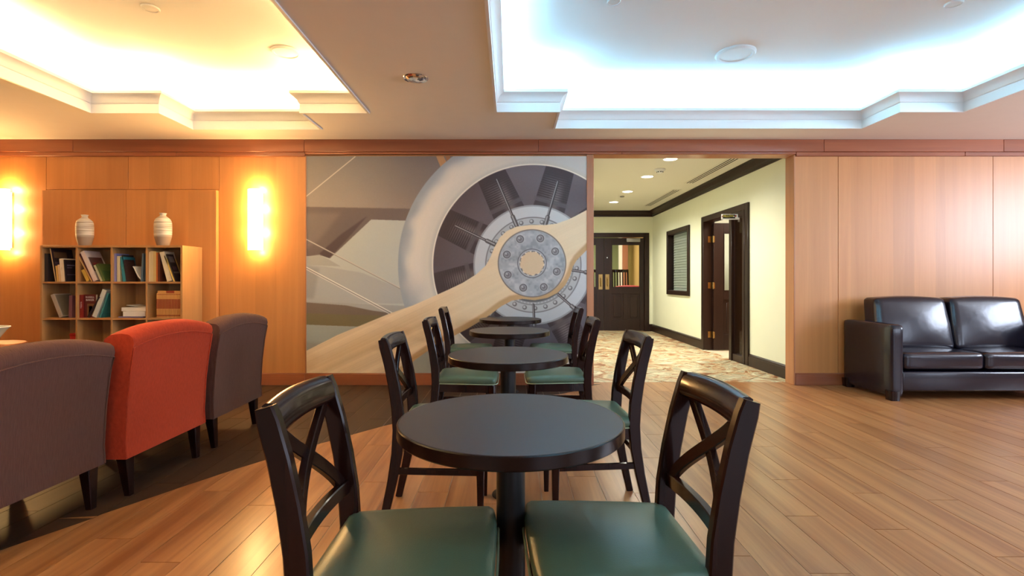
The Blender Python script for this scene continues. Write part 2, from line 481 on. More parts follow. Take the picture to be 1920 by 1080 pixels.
# jambs and header reveal
t1 = struct(obj('trim_1', bbox(MX1, OX0, YW-.01, WB+.14, .126, 2.49, bev=.003, seg=1), M['trimv']))
t2 = struct(obj('trim_2', bbox(OX1, OX1+.017, YW-.01, WB+.14, 0, 2.49, bev=.003, seg=1), M['trimv']))
t3 = struct(obj('trim_3', bbox(OX0, OX1, YW-.008, WB+.14, OZ-.002, OZ+.02, bev=.003, seg=1), M['trimv']))
struct(obj('trim_4', bbox(MX0-.014, MX0, YW-.008, WB, .126, 2.474, bev=.002, seg=1), M['trimv']))
# cornice: fascia board pieces and a lower fillet, jointed as in the photograph
cor = struct(empty('trim_5', (0, YW, 0)))
def board(x0, x1, z0, z1, y0, y1, par, nm='cornice_board', m='trim'):
    return obj(nm, bbox(x0+.001, x1-.001, y0-YW, y1-YW, z0, z1, bev=.003, seg=1), M[m], par)
for a, b_ in ((XL, -4.70), (-4.70, -2.215), (-2.215, .3), (.3, 3.37), (3.37, 5.3), (5.3, XR)):
    board(a, b_, 2.515, ZC, YW-.038, WB, cor)
for a, b_ in ((XL, -3.6), (-3.6, -2.215), (-2.215, 1.2), (1.2, 3.08), (3.08, 4.9), (4.9, XR)):
    board(a, b_, 2.472 if b_ < 1 or a > 3 else 2.492, 2.515, YW-.022, WB, cor, 'cornice_fillet')
base = struct(empty('baseboard_back', (0, YW, 0)))
for a, b_ in ((XL, MX0-.014), (MX0-.014, OX0), (OX1+.018, XR)):
    board(a, b_, 0, .122, YW-.014, WB, base, 'base_board')
    board(a, b_, .122, .130, YW-.008, WB, base, 'base_cap')
# other walls (mostly out of view), with window openings
def wall_x(name, x0, x1, ya, yb, wins, mat):
    bm = bmesh.new(); ys = ya
    for (w0, w1, z0, z1) in sorted(wins):
        box(bm, x0, x1, ys, w0, 0, 2.8); box(bm, x0, x1, w0, w1, 0, z0); box(bm, x0, x1, w0, w1, z1, 2.8); ys = w1
    box(bm, x0, x1, ys, yb, 0, 2.8)
    return struct(obj(name, bm, mat, smooth=False))
def wall_y(name, y0, y1, xa, xb, wins, mat):
    bm = bmesh.new(); xs = xa
    for (w0, w1, z0, z1) in sorted(wins):
        box(bm, xs, w0, y0, y1, 0, 2.8); box(bm, w0, w1, y0, y1, 0, z0); box(bm, w0, w1, y0, y1, z1, 2.8); xs = w1
    box(bm, xs, xb, y0, y1, 0, 2.8)
    return struct(obj(name, bm, mat, smooth=False))
M['paint'] = plain('darkened_wall_paint', (.40, .30, .20, 1), .8)  # unseen walls, darkened to weaken their reflection in the dark furniture
wall_x('wall_left', XL-.15, XL, YF, WB, [], M['panel'])
wall_x('wall_right', XR, XR+.15, YF, WB, [(1.9, 4.0, 1.3, 2.6), (-3.3, .1, .6, 2.6)], M['paint'])
wall_y('wall_front', YF-.15, YF, XL-.15, XR+.15, [(2.4, 6.8, .6, 2.6), (-5.3, -1.1, .6, 2.6)], M['paint'])
def win(name, axis, p, a0, a1, z0, z1):
    w_ = struct(empty(name)); f = .05
    bm = bmesh.new()
    def bx(a, b_, c_, d):
        if axis == 'x': box(bm, p+.03, p+.08, a, b_, c_, d)
        else: box(bm, a, b_, p-.08, p-.03, c_, d)
    bx(a0, a1, z0, z0+f); bx(a0, a1, z1-f, z1); bx(a0, a0+f, z0+f, z1-f); bx(a1-f, a1, z0+f, z1-f)
    mid = (a0+a1)/2; bx(mid-.02, mid+.02, z0+f, z1-f)
    obj('window_frame', bm, M['white'], w_)
win('window_1', 'x', XR, 1.9, 4.0, 1.3, 2.6); win('window_2', 'x', XR, -3.3, .1, .6, 2.6)
win('window_3', 'y', YF, 2.4, 6.8, .6, 2.6); win('fill_window_4', 'y', YF, -5.3, -1.1, .6, 2.6)  # the left one is unseen, added for the fill behind the camera

# ------------------------------------------------------------------ ceiling with two stepped light trays
def stepped(xa, xb, ya, yb, nx, ny):
    """CCW cross-like outline: the middle reaches ya..yb, the shoulders stop ny short"""
    return [(xa, ya+ny), (xa+nx, ya+ny), (xa+nx, ya), (xb-nx, ya), (xb-nx, ya+ny), (xb, ya+ny),
            (xb, yb-ny), (xb-nx, yb-ny), (xb-nx, yb), (xa+nx, yb), (xa+nx, yb-ny), (xa, yb-ny)]
trayL = (-3.785, -1.275, .0, 5.06, .61, .49)
trayR = (-.135, 4.06, .0, 5.03, .565, .49)
def offset(poly, d):
    """positive d = inward for CCW"""
    n = len(poly); out = []
    for i in range(n):
        p0, p1, p2 = Vector(poly[i-1]), Vector(poly[i]), Vector(poly[(i+1) % n])
        e1 = (p1-p0).normalized(); e2 = (p2-p1).normalized()
        n1 = Vector((-e1.y, e1.x)); n2 = Vector((-e2.y, e2.x))
        m_ = n1+n2; out.append(tuple(p1+m_*(d/(1+n1.dot(n2)))))
    return out
def sweep(bm, poly, prof):
    rings = [[bm.verts.new((x, y, z)) for x, y in offset(poly, d)] for d, z in prof]
    n = len(poly)
    for A, B in zip(rings[:-1], rings[1:]):
        for i in range(n): bm.faces.new((A[i], A[(i+1) % n], B[(i+1) % n], B[i]))
def inside(tr, x, y):
    xa, xb, ya, yb, nx, ny = tr
    return (xa < x < xb and ya+ny < y < yb-ny) or (xa+nx < x < xb-nx and ya < y < yb)
xs = sorted({XL-.15, XR+.15} | {v for t in (trayL, trayR) for v in (t[0], t[0]+t[4], t[1]-t[4], t[1])})
ys = sorted({YF-.15, WB} | {v for t in (trayL, trayR) for v in (t[2], t[2]+t[5], t[3]-t[5], t[3])})
bm = bmesh.new()
for a, b_ in zip(xs[:-1], xs[1:]):
    for c_, d in zip(ys[:-1], ys[1:]):
        mx_, my_ = (a+b_)/2, (c_+d)/2
        if inside(trayL, mx_, my_) or inside(trayR, mx_, my_): continue
        for z in (ZC, ZC+.06):
            bm.faces.new([bm.verts.new(q) for q in ((a, c_, z), (b_, c_, z), (b_, d, z), (a, d, z))])
bmesh.ops.remove_doubles(bm, verts=bm.verts, dist=1e-5)
ceiling = struct(obj('ceiling', bm, M['ceiling'], smooth=False))
MOULD = [(-.006, -.001), (-.006, -.012), (.014, -.012), (.014, .062), (.010, .066), (.010, .074), (.018, .078), (.022, .085), (.030, .108), (.046, .128), (.070, .142), (.078, .146), (.078, .170), (.070, .174), (-.01, .174), (-.01, .06)]
for tr, tone, cl, pw in ((trayL, 'warm', WARM, 1), (trayR, 'cool', COOL, 1)):
    poly = stepped(*tr)
    bm = bmesh.new(); sweep(bm, poly, [(d, ZC+z) for d, z in MOULD])
    m_ = obj('tray_moulding', bm, M['white'], ceiling, smooth=True, angle=.5)
    up = offset(poly, -.17)
    bm = bmesh.new(); sweep(bm, up, [(0, ZC+.055), (0, ZU)])
    vs = [bm.verts.new((x, y, ZU)) for x, y in up]; bm.faces.new(vs)
    obj('tray_recess', bm, M['tray'], ceiling, smooth=False)
    # the cove lamps standing on the ledge behind the moulding
    mid = offset(poly, -.085); n = len(mid)
    for i in range(n):
        p, q = Vector(mid[i]), Vector(mid[(i+1) % n]); L = (q-p).length
        e = (q-p).normalized(); inn = Vector((-e.y, e.x)); c_ = (p+q)/2
        COVE_W = {'warm': 12, 'cool': 10}[tone]
        la = area('cove_light_'+tone, (c_.x, c_.y, ZC+.10), (0, 0, 1), max(.1, L-.12), .08, COVE_W*L, cl)
        zz = -Vector((inn.x*.25, inn.y*.25, 1)).normalized(); xx = Vector((e.x, e.y, 0)); yy = zz.cross(xx)
        la.rotation_euler = Matrix((xx, yy, zz)).transposed().to_euler()

# fittings on the ceilings
def disc_fitting(name, x, y, z, r, h, mat, label, cat, group=None, inner=None):
    t = empty(name, (x, y, z))
    bm = bmesh.new(); lathe(bm, [(r, 0), (r, -h*.5), (r*.93, -h), (r*.8, -h), (r*.78, -h*.6)], 40); obj('rim', bm, mat, t)
    bm = bmesh.new(); lathe(bm, [(0, -h*.75), (r*.4, -h*.78), (r*.79, -h*.62)], 40); obj('cover', bm, inner or mat, t)
    tag(t, label, cat, group); return t
M['white2'] = plain('white_plastic', (.78, .78, .76, 1), .5)
disc_fitting('ceiling_speaker', 1.95, 4.39, ZU, .165, .025, M['white2'], 'large round white ceiling speaker in the cool-lit tray', 'speaker')
disc_fitting('ceiling_speaker', -1.93, 4.36, ZU, .12, .02, M['white2'], 'round white ceiling speaker in the warm-lit tray near its corner', 'speaker')
disc_fitting('sprinkler_cover', .73, 3.57, ZU, .05, .012, M['white2'], 'small round white sprinkler cover at the left of the cool-lit tray', 'sprinkler')
disc_fitting('sprinkler_cover', 3.15, 3.60, ZU, .055, .012, M['white2'], 'small round white sprinkler cover at the right of the cool-lit tray', 'sprinkler')
disc_fitting('sprinkler_cover', -2.60, 3.66, ZU, .06, .012, M['white2'], 'small round white sprinkler cover in the warm-lit tray', 'sprinkler')
# unlit chrome downlight between the trays
t = tag(empty('downlight', (-.71, 3.80, ZC)), 'unlit chrome recessed downlight in the tan ceiling between the trays', 'downlight')
bm = bmesh.new(); lathe(bm, [(.076, -.001), (.090, -.005), (.094, -.001), (.094, 0)], 40); obj('trim_ring', bm, M['chrome'], t)
bm = bmesh.new(); lathe(bm, [(.076, -.001), (.070, -.008), (.058, -.016), (.030, -.022), (0, -.024)], 18); obj('reflector', bm, M['chrome'], t, smooth=False)

# ------------------------------------------------------------------ the mural (flat print on the wall)
def mural():
    NX, NY, SS = 640, 497, 2
    x0, x1, y0, y1 = 575.5, 1100., 293., 700.5
    W_, H_ = NX*SS, NY*SS
    X, Y = np.meshgrid(np.linspace(x0, x1, W_), np.linspace(y0, y1, H_))
    img = np.zeros((H_, W_, 3)); rng = np.random.RandomState(3)
    def c(*v): return np.array(v, float)
    def inpoly(pts):
        m = np.zeros(X.shape, bool); n = len(pts)
        for i in range(n):
            xa, ya = pts[i]; xb, yb = pts[(i+1) % n]
            if ya == yb: continue
            cond = ((ya > Y) != (yb > Y)) & (X < (xb-xa)*(Y-ya)/(yb-ya)+xa)
            m ^= cond
        return m.astype(float)
    def blur(m, r):
        if r < 1: return m
        k = np.exp(-np.linspace(-2, 2, 2*r+1)**2/2); k /= k.sum()
        for ax in (0, 1):
            p = np.pad(m, [(r, r) if a == ax else (0, 0) for a in (0, 1)], mode='edge')
            out = np.zeros_like(m)
            for i, kk in enumerate(k):
                sl = [slice(None)]*2; sl[ax] = slice(i, i+m.shape[ax]); out += kk*p[tuple(sl)]
            m = out
        return m
    def put(mask, col, a=1.0):
        mk = (mask*a)[..., None]; img[:] = img*(1-mk)+col*mk
    def smooth(v, a, b_): t_ = np.clip((v-a)/(b_-a), 0, 1); return t_*t_*(3-2*t_)
    def noise(sx, sy, amp=1):
        g = rng.rand(int(H_/sy)+3, int(W_/sx)+3)
        yi = np.arange(H_)/sy; xi = np.arange(W_)/sx
        y_, x_ = yi.astype(int), xi.astype(int); fy, fx = (yi-y_)[:, None], (xi-x_)[None]
        fy, fx = fy*fy*(3-2*fy), fx*fx*(3-2*fx)
        return amp*((g[y_][:, x_]*(1-fx)+g[y_][:, x_+1]*fx)*(1-fy)+(g[y_+1][:, x_]*(1-fx)+g[y_+1][:, x_+1]*fx)*fy-.5)
    def line(xa, ya, xb, yb, w_, col, a=1.0):
        dx, dy = xb-xa, yb-ya; L = dx*dx+dy*dy
        t_ = np.clip(((X-xa)*dx+(Y-ya)*dy)/L, 0, 1)
        d = np.hypot(X-xa-t_*dx, Y-ya-t_*dy)
        put(np.clip((w_/2+.45-d)/.9, 0, 1), col, a)
    # background: fuselage greys
    t_ = ((Y-293)/95)[..., None]
    img[:] = c(128, 124, 118)*(1-np.clip(t_, 0, 1))+c(150, 140, 127)*np.clip(t_, 0, 1)
    img[:] += (c(-14, -18, -16)*smooth(X, 650, 800)[..., None])
    put(blur(inpoly([(570, 388), (790, 392), (790, 420), (697, 412), (620, 484), (570, 500)]), 3), c(106, 94, 89))
    put(blur(inpoly([(570, 400), (640, 400), (600, 450), (570, 470)]), 16), c(122, 112, 104), .8)
    put(blur(inpoly([(640, 440), (690, 405), (660, 440), (617, 486), (600, 476)]), 5), c(78, 64, 62), .8)
    put(inpoly([(697, 412), (790, 415), (790, 640), (570, 640), (570, 481), (605, 480), (620, 485)]), c(178, 182, 172))
    put(blur(inpoly([(570, 482), (600, 478), (618, 487), (640, 500), (570, 497)]), 2), c(160, 160, 150))
    put(blur(inpoly([(570, 496), (610, 500), (680, 512), (760, 545), (760, 570), (570, 568)]), 3), c(164, 166, 160))
    put(blur(inpoly([(570, 498), (600, 503), (590, 560), (570, 560)]), 12), c(140, 138, 134), .7)
    put(blur(inpoly([(570, 566), (640, 568), (762, 574), (762, 640), (570, 640)]), 2), c(158, 158, 150))
    put(blur(inpoly([(570, 567), (650, 573), (700, 583), (740, 588), (700, 614), (570, 609)]), 2), c(112, 98, 84))
    put(blur(inpoly([(570, 588), (720, 592), (700, 614), (570, 609)]), 4), c(112, 104, 72), .9)
    put(inpoly([(570, 609), (700, 614), (800, 640), (1110, 640), (1110, 710), (570, 710)]), c(150, 156, 147))
    put(blur(inpoly([(570, 640), (660, 650), (570, 690)]), 14), c(136, 134, 122), .8)
    # rigging wires and strut
    line(575, 369, 667, 294, 1.5, c(205, 196, 182)); line(575, 449, 752, 541, 1.8, c(190, 185, 172)); line(575, 450.5, 752, 542.5, .8, c(120, 112, 104))
    line(575, 501, 738, 588, 1.6, c(222, 220, 208)); line(575, 505, 733, 590, 1.4, c(205, 200, 190)); line(575, 503, 736, 589, .9, c(120, 116, 108))
    put(inpoly([(816, 288), (830, 288), (838, 306), (828, 317)]), c(176, 134, 92)); put(inpoly([(833, 288), (842, 288), (846, 300), (840, 306)]), c(150, 104, 70))
    # engine cowling
    cx, cy_ = 1000., 497.
    R = np.hypot(X-cx, Y-cy_); A = np.arctan2(Y-cy_, X-cx)
    def aa(v): return np.clip(v/.9+.5, 0, 1)
    ring = aa(253-R)
    put(ring, c(150, 157, 160))
    nz = noise(60, 60, 10)
    put(ring*smooth(R+nz, 250, 232)*1.0, c(188, 188, 180)); put(ring*smooth(R+nz, 242, 222), c(216, 207, 190), .92)
    put(ring*smooth(R, 216, 200), c(206, 200, 184), .9)
    lowb = np.clip(np.sin(A-1.9), 0, 1)
    put(ring*smooth(A, -1.9, -1.2)*smooth(R, 246, 215)*(A < 1), c(178, 182, 180), .6)
    put(ring*(np.abs(A) > 2.2)*(Y > 500)*smooth(Y, 500, 570)*smooth(R+nz, 195, 235), c(150, 158, 162), .7)
    put(ring*smooth(R, 199, 191), c(190, 186, 172), .9)
    put(aa(189.5-R), c(226, 219, 202))
    # dark interior
    inn = aa(187-R)
    put(inn, c(98, 87, 88)); put(inn*smooth(R, 120, 190)*.6, c(78, 66, 68)); put(inn*smooth(Y, 380, 320)*smooth(X, 870, 960)*.5, c(128, 122, 124))
    put(inn*(Y > 500)*.35, c(88, 84, 88))
    for (ex, ey, wd) in ((926, 338, 31), (1046, 332, 30), (855, 428, 30), (842, 532, 28), (868, 620, 28), (950, 655, 28), (1130, 400, 28), (1140, 560, 28), (1075, 640, 28)):
        dx, dy = ex-cx, ey-cy_; L = math.hypot(dx, dy); ux, uy = dx/L, dy/L
        s = (X-cx)*ux+(Y-cy_)*uy; q = (X-cx)*-uy+(Y-cy_)*ux
        body = inn*aa(wd-np.abs(q)-.04*(s-110))*(s > 100)
        put(body, c(62, 50, 50), .85)
        put(body*smooth(np.abs(q-6), 16, 2)*smooth(s, 172, 135), c(128, 116, 110), .55)
        put(body*(np.mod(s, 4.2) < 1.7)*smooth(s, 118, 122)*smooth(s, 176, 160)*smooth(np.abs(q+4), 26, 6), c(150, 142, 136), .28)
        put(body*(np.mod(s, 4.2) > 2.4)*smooth(s, 118, 122)*smooth(s, 182, 160), c(44, 34, 34), .3)
        put(inn*aa(wd+3-np.abs(q))*aa(4-np.abs(s-122)), c(92, 84, 82), .8)
    # silver crankcase plate
    pl = aa(112-R); put(pl, c(188, 190, 188)); put(pl*smooth(Y+nz, 520, 590), c(168, 174, 176), .6); put(pl*aa(1.2-np.abs(R-110.5)), c(120, 118, 118), .6)
    put(aa(90-R), c(118, 114, 112)); put(aa(88-R), c(172, 173, 170)); put(aa(76-R), c(128, 126, 124)); put(aa(74-R), c(150, 150, 148)); put(aa(70-R), c(96, 92, 90))
    for k in range(26):
        a_ = 2*PI*k/26+.08; bx, by = cx+81.5*math.cos(a_), cy_+81.5*math.sin(a_); r = np.hypot(X-bx, Y-by)
        put(aa(4.2-r), c(104, 100, 98)); put(aa(2.4-np.hypot(X-bx+.6, Y-by+.7)), c(176, 176, 172))
    for k in range(70):
        a_ = 2*PI*k/70; bx, by = cx+72*math.cos(a_), cy_+72*math.sin(a_); put(aa(1.1-np.hypot(X-bx, Y-by)), c(196, 196, 190), .8)
    for (xa, ya, xb, yb) in ((932, 337, 969, 424), (1046, 341, 1022, 424), (855, 424, 928, 459), (1072, 507, 1104, 512), (1046, 552, 1078, 580), (1000, 572, 1002, 612), (938, 570, 920, 592)):
        line(xa, ya, xb, yb, 4.6, c(58, 52, 52)); line(xa-.8, ya-.4, xb-.8, yb-.4, 1.6, c(158, 152, 148))
        line(xb*.8+xa*.2, yb*.8+ya*.2, xb, yb, 8, c(84, 78, 76)); line(xb*.8+xa*.2-1, yb*.8+ya*.2-1, xb-1, yb-1, 2.6, c(160, 156, 152))
    # wooden propeller blade
    k4 = 550/1291
    up = [(-20, 950), (22, 930), (150, 865), (380, 770), (480, 735), (560, 700), (640, 664), (700, 635), (760, 597), (800, 560), (822, 520), (838, 480), (862, 436), (892, 408), (935, 388), (1000, 380), (1060, 381), (1110, 375), (1160, 358), (1200, 338), (1260, 306)]
    dn = [(1260, 475), (1230, 505), (1200, 535), (1182, 565), (1172, 602), (1150, 645), (1115, 680), (1070, 702), (1015, 712), (960, 706), (915, 714), (870, 738), (800, 790), (720, 838), (640, 880), (560, 925), (490, 975), (400, 1060), (-20, 1060)]
    P = [(570+a*k4, 260+b_*k4) for a, b_ in up+dn]
    bl = inpoly(P)
    put(bl, c(219, 197, 160))
    # shading along the blade
    ang = math.atan2(-(930-560), 0+800-22); ux, uy = math.cos(ang), math.sin(ang)
    s = X*ux+Y*uy; q = -X*uy+Y*ux
    ed = blur(bl, 14)
    dnm = blur(inpoly([(x_+10, y_+16) for x_, y_ in P]), 10)
    put(bl*(1-blur(inpoly([(x_-5, y_-9) for x_, y_ in P]), 7)), c(182, 146, 100), .9)
    g = np.zeros_like(X)
    gg = rng.rand(400)*2-1; gi = (q-q.min())/1.6; i_ = np.clip(gi.astype(int), 0, 398); f = gi-i_
    g = gg[i_]*(1-f)+gg[i_+1]*f
    gi2 = (q-q.min())/9.0; i2 = np.clip(gi2.astype(int), 0, 398); f2 = gi2-i2; g2 = gg[i2+0]*(1-f2)+gg[i2+1]*f2
    far = smooth(X, 880, 760)
    img[:] += (bl*(g*6.0+g2*10)*(.3+.7*far))[..., None]*c(1, 1.05, 1.2)
    put(bl*far*smooth(np.abs(q-(-640*uy+668*ux)), 30, 6)*.35, c(190, 160, 116))
    put(bl*smooth(noise(110, 40, 1), .1, .45)*.3*far, c(186, 152, 108))
    # brass-coloured hub flange and bolts
    hx, hy = 997.5, 494.2; r = np.hypot(X-hx, Y-hy); a_ = np.arctan2(Y-hy, X-hx)
    put(aa(64-r), c(120, 108, 96)); nn = noise(26, 26, 1)+noise(9, 9, .6)
    put(aa(62-r), c(160, 163, 164)); put(aa(61-r)*smooth(nn, 0, .5), c(186, 186, 184), .8); put(aa(61-r)*smooth(nn, -.05, -.5), c(134, 137, 140), .8)
    for (bx, by) in ((951, 443), (1040, 440), (1105, 497), (1112, 586), (1055, 654), (965, 657), (897, 600), (893, 511)):
        bx, by = 570+bx*k4, 260+by*k4; rr = np.hypot(X-bx, Y-by)
        put(aa(8.4-rr), c(182, 182, 180)); put(aa(7.2-rr), c(78, 74, 74)); put(aa(5.8-rr), c(140, 138, 138)); put(aa(3.4-rr), c(112, 108, 108)); put(aa(1.8-np.hypot(X-bx+1.5, Y-by+1.6)), c(190, 188, 186), .8)
    put(aa(27.5-r), c(92, 90, 92)); put(aa(26-r), c(170, 170, 170)); put(aa(23.6-r), c(110, 106, 104))
    put(aa(22-r+.9*np.sign(np.sin(a_*9))*(np.abs(np.sin(a_*9)) > .8)), c(206, 182, 146)); put(aa(.8-np.abs(r-22.6))*(np.sin(a_*14) > .3), c(240, 226, 200), .8)
    img[:] += noise(3, 3, 3)[..., None]
    img2 = np.clip(img, 0, 255).reshape(NY, SS, NX, SS, 3).mean(axis=(1, 3))/255
    lin = np.where(img2 <= .04045, img2/12.92, ((img2+.055)/1.055)**2.4)
    # mesh grid
    xw = np.linspace(MX0, MX1, NX); zw = np.linspace(2.474, .128, NY)
    V = np.zeros((NY, NX, 3)); V[..., 0] = xw[None]; V[..., 1] = YW-.004; V[..., 2] = zw[:, None]
    idx = np.arange(NX*NY).reshape(NY, NX)
    F = np.stack([idx[:-1, :-1], idx[1:, :-1], idx[1:, 1:], idx[:-1, 1:]], -1).reshape(-1, 4)
    me = bpy.data.meshes.new('printed_sheet')
    me.vertices.add(NX*NY); me.vertices.foreach_set('co', V.ravel())
    me.loops.add(F.size); me.loops.foreach_set('vertex_index', F.ravel().astype(np.int32))
    me.polygons.add(len(F)); me.polygons.foreach_set('loop_start', np.arange(0, F.size, 4, dtype=np.int32))
    me.update(calc_edges=True)
    ca = me.color_attributes.new('print', 'FLOAT_COLOR', 'POINT')
    rgba = np.ones((NX*NY, 4)); rgba[:, :3] = lin.reshape(-1, 3); rgba[:, :3] *= 1.28; ca.data.foreach_set('color', rgba.ravel())
    m, nt, b = new_mat('mural_print')
    at = N(nt, 'ShaderNodeAttribute', attribute_name='print'); nt.links.new(at.outputs['Color'], b.inputs['Base Color'])
    b.inputs['Roughness'].default_value = .42; b.inputs['Specular IOR Level'].default_value = .35
    root = tag(empty('mural', ((MX0+MX1)/2, YW, .128)), 'large wall mural of a wooden aircraft propeller and silver radial engine', 'mural')
    sh = link('printed_sheet', me, m); sh.parent = root; sh.matrix_parent_inverse = Matrix.Translation((-(MX0+MX1)/2, -YW, -.128))
    bk = obj('backing', bbox(MX0, MX1, YW-.003, WB, .128, 2.474), M['paint'], smooth=False); bk.parent = root; bk.matrix_parent_inverse = Matrix.Translation((-(MX0+MX1)/2, -YW, -.128))
mural()

# ------------------------------------------------------------------ corridor
HZ = 2.68
struct(obj('wall_corridor_left', bbox(HL-.12, HL, WB+.14, HY, 0, HZ+.1), M['hallwall'], smooth=False))
DY0, DY1, DZ = 6.80, 8.26, 2.08      # door and sidelight in the corridor's right wall
WY0, WY1, WZ0, WZ1 = 9.02, 10.12, .94, 2.03
bm = bmesh.new(); xa, xb = HR, HR+.14
box(bm, xa, xb, WB+.13, DY0-.01, 0, HZ); box(bm, xa, xb, DY0-.01, DY1+.01, DZ+.01, HZ); box(bm, xa, xb, DY1+.01, WY0-.01, 0, HZ)
box(bm, xa, xb, WY0-.01, WY1+.01, 0, WZ0-.01); box(bm, xa, xb, WY0-.01, WY1+.01, WZ1+.01, HZ); box(bm, xa, xb, WY1+.01, HY, 0, HZ)
box(bm, OX1+.018, HR, WB+.13, WB+.145, 0, HZ)
struct(obj('wall_corridor_right', bm, M['hallwall'], smooth=False))
struct(obj('ceiling_corridor', bbox(HL-.12, HR+.14, WB+.13, HY+.14, HZ, HZ+.08), M['hallceil'], smooth=False))
DX0, DX1, DDZ = 1.19, 2.99, 2.10     # double doors at the end
bm = bmesh.new()
box(bm, HL-.12, DX0-.01, HY, HY+.14, 0, HZ); box(bm, DX1+.01, 3.70, HY, HY+.14, 0, HZ); box(bm, DX0-.01, DX1+.01, HY, HY+.14, DDZ+.01, HZ)
struct(obj('wall_corridor_end', bm, M['hallwall'], smooth=False))
# crown moulding and baseboard of the corridor
CR = [(0, -.13), (.012, -.13), (.014, -.105), (.03, -.095), (.035, -.075), (.06, -.045), (.075, -.03), (.08, -.012), (.095, -.01), (.095, 0)]
def extr_y(bm, prof, x, ya, yb, sg):   # profile (d,z) d away from the wall
    A = [bm.verts.new((x+sg*d, ya, z)) for d, z in prof]; B = [bm.verts.new((x+sg*d, yb, z)) for d, z in prof]
    for i in range(len(prof)-1): bm.faces.new((A[i], A[i+1], B[i+1], B[i]))
def extr_x(bm, prof, y, xa, xb):
    A = [bm.verts.new((xa, y-d, z)) for d, z in prof]; B = [bm.verts.new((xb, y-d, z)) for d, z in prof]
    for i in range(len(prof)-1): bm.faces.new((A[i], A[i+1], B[i+1], B[i]))
bm = bmesh.new(); pr = [(d, HZ+z) for d, z in CR]
extr_y(bm, pr, HR, WB+.145, HY, -1); extr_x(bm, pr, HY, HL, HR); extr_y(bm, pr, HL, WB+.145, HY, 1)
struct(obj('trim_6', bm, M['espresso_door'], angle=.4))
bm = bmesh.new(); pr = [(.022, 0), (.022, .12), (.016, .13), (.016, .145), (.008, .155), (0, .16)]
extr_y(bm, pr, HR, WB+.145, DY0-.09, -1); extr_y(bm, pr, HR, DY1+.09, HY, -1); extr_y(bm, pr, HL, WB+.145, HY, 1)
extr_x(bm, pr, HY, DX1+.10, HR)
struct(obj('baseboard_corridor', bm, M['espresso_door'], angle=.4))

def leaf(root, x0, x1, y, zt, glass, hinge_side):
    """a door leaf in the xz plane, front face at y; glass=(x0,x1,z0,z1)"""
    gx0, gx1, gz0, gz1 = glass; th = .045; wd = M['espresso_door']
    bm = bmesh.new()
    box(bm, x0, gx0, y, y+th, .01, zt, bev=.002, seg=1); box(bm, gx1, x1, y, y+th, .01, zt, bev=.002, seg=1)
    box(bm, gx0, gx1, y, y+th, gz1, zt, bev=.002, seg=1); box(bm, gx0, gx1, y, y+th, gz0-.14, gz0, bev=.002, seg=1); box(bm, gx0, gx1, y, y+th, .01, .26, bev=.002, seg=1)
    mxx = (gx0+gx1)/2; box(bm, mxx-.05, mxx+.05, y, y+th, .26, gz0-.14, bev=.002, seg=1)
    lf = obj('door_leaf', bm, wd, root)
    for a, b_ in ((gx0, mxx-.05), (mxx+.05, gx1)):
        bm = bmesh.new(); box(bm, a, b_, y+.016, y+.028, .26, gz0-.14); box(bm, a+.05, b_-.05, y+.008, y+.02, .31, gz0-.19, bev=.006, seg=1)
        obj('door_panel', bm, wd, lf)
    obj('glass_pane', bbox(gx0, gx1, y+.018, y+.024, gz0, gz1), M['glass'], lf, smooth=False)
    bm = bmesh.new(); f = .014
    box(bm, gx0, gx1, y-.004, y+.01, gz0, gz0+f); box(bm, gx0, gx1, y-.004, y+.01, gz1-f, gz1); box(bm, gx0, gx0+f, y-.004, y+.01, gz0+f, gz1-f); box(bm, gx1-f, gx1, y-.004, y+.01, gz0+f, gz1-f)
    obj('glazing_bead', bm, wd, lf, smooth=False)
    return lf
def pull(root, x, y):
    p = obj('push_plate', bbox(x-.045, x+.045, y-.006, y, .93, 1.27, bev=.002, seg=1), M['brass'], root)
    bm = bmesh.new(); tube(bm, [(x, y-.006, 1.0), (x, y-.045, 1.01), (x, y-.05, 1.03), (x, y-.05, 1.17), (x, y-.045, 1.19), (x, y-.006, 1.20)], .009, 10)
    obj('pull_handle', bm, M['brass'], p)
d1 = struct(empty('door_1'))
mid = (DX0+DX1)/2
l1 = leaf(d1, mid+.002, DX1-.005, HY+.02, 2.08, (mid+.17, mid+.80, .975, 1.935), 1); pull(l1, mid+.075, HY+.02)
obj('door_closer', bbox(DX1-.40, DX1-.10, HY-.03, HY+.02, 1.99, 2.07, bev=.006), M['greymetal'], l1)
bm = bmesh.new(); lathe(bm, [(.0, .012), (.014, .012), (.016, 0)], 20); lk = obj('lock_cylinder', bm, M['chrome'], l1); lk.rotation_euler = (PI/2, 0, 0); lk.location = (mid+.07, HY+.02, 1.64)
d2 = struct(empty('door_2'))
l2 = leaf(d2, DX0+.005, mid-.004, HY+.02, 2.08, (mid-.80, mid-.17, .975, 1.935), -1); pull(l2, mid-.075, HY+.02)
bm = bmesh.new()
box(bm, DX1, DX1+.10, HY-.025, HY+.14, 0, DDZ+.09, bev=.004, seg=1); box(bm, DX0-.10, DX0, HY-.025, HY+.14, 0, DDZ+.09, bev=.004, seg=1); box(bm, DX0, DX1, HY-.025, HY+.14, DDZ-.005, DDZ+.09, bev=.004, seg=1)
struct(obj('trim_7', bm, M['espresso_door']))
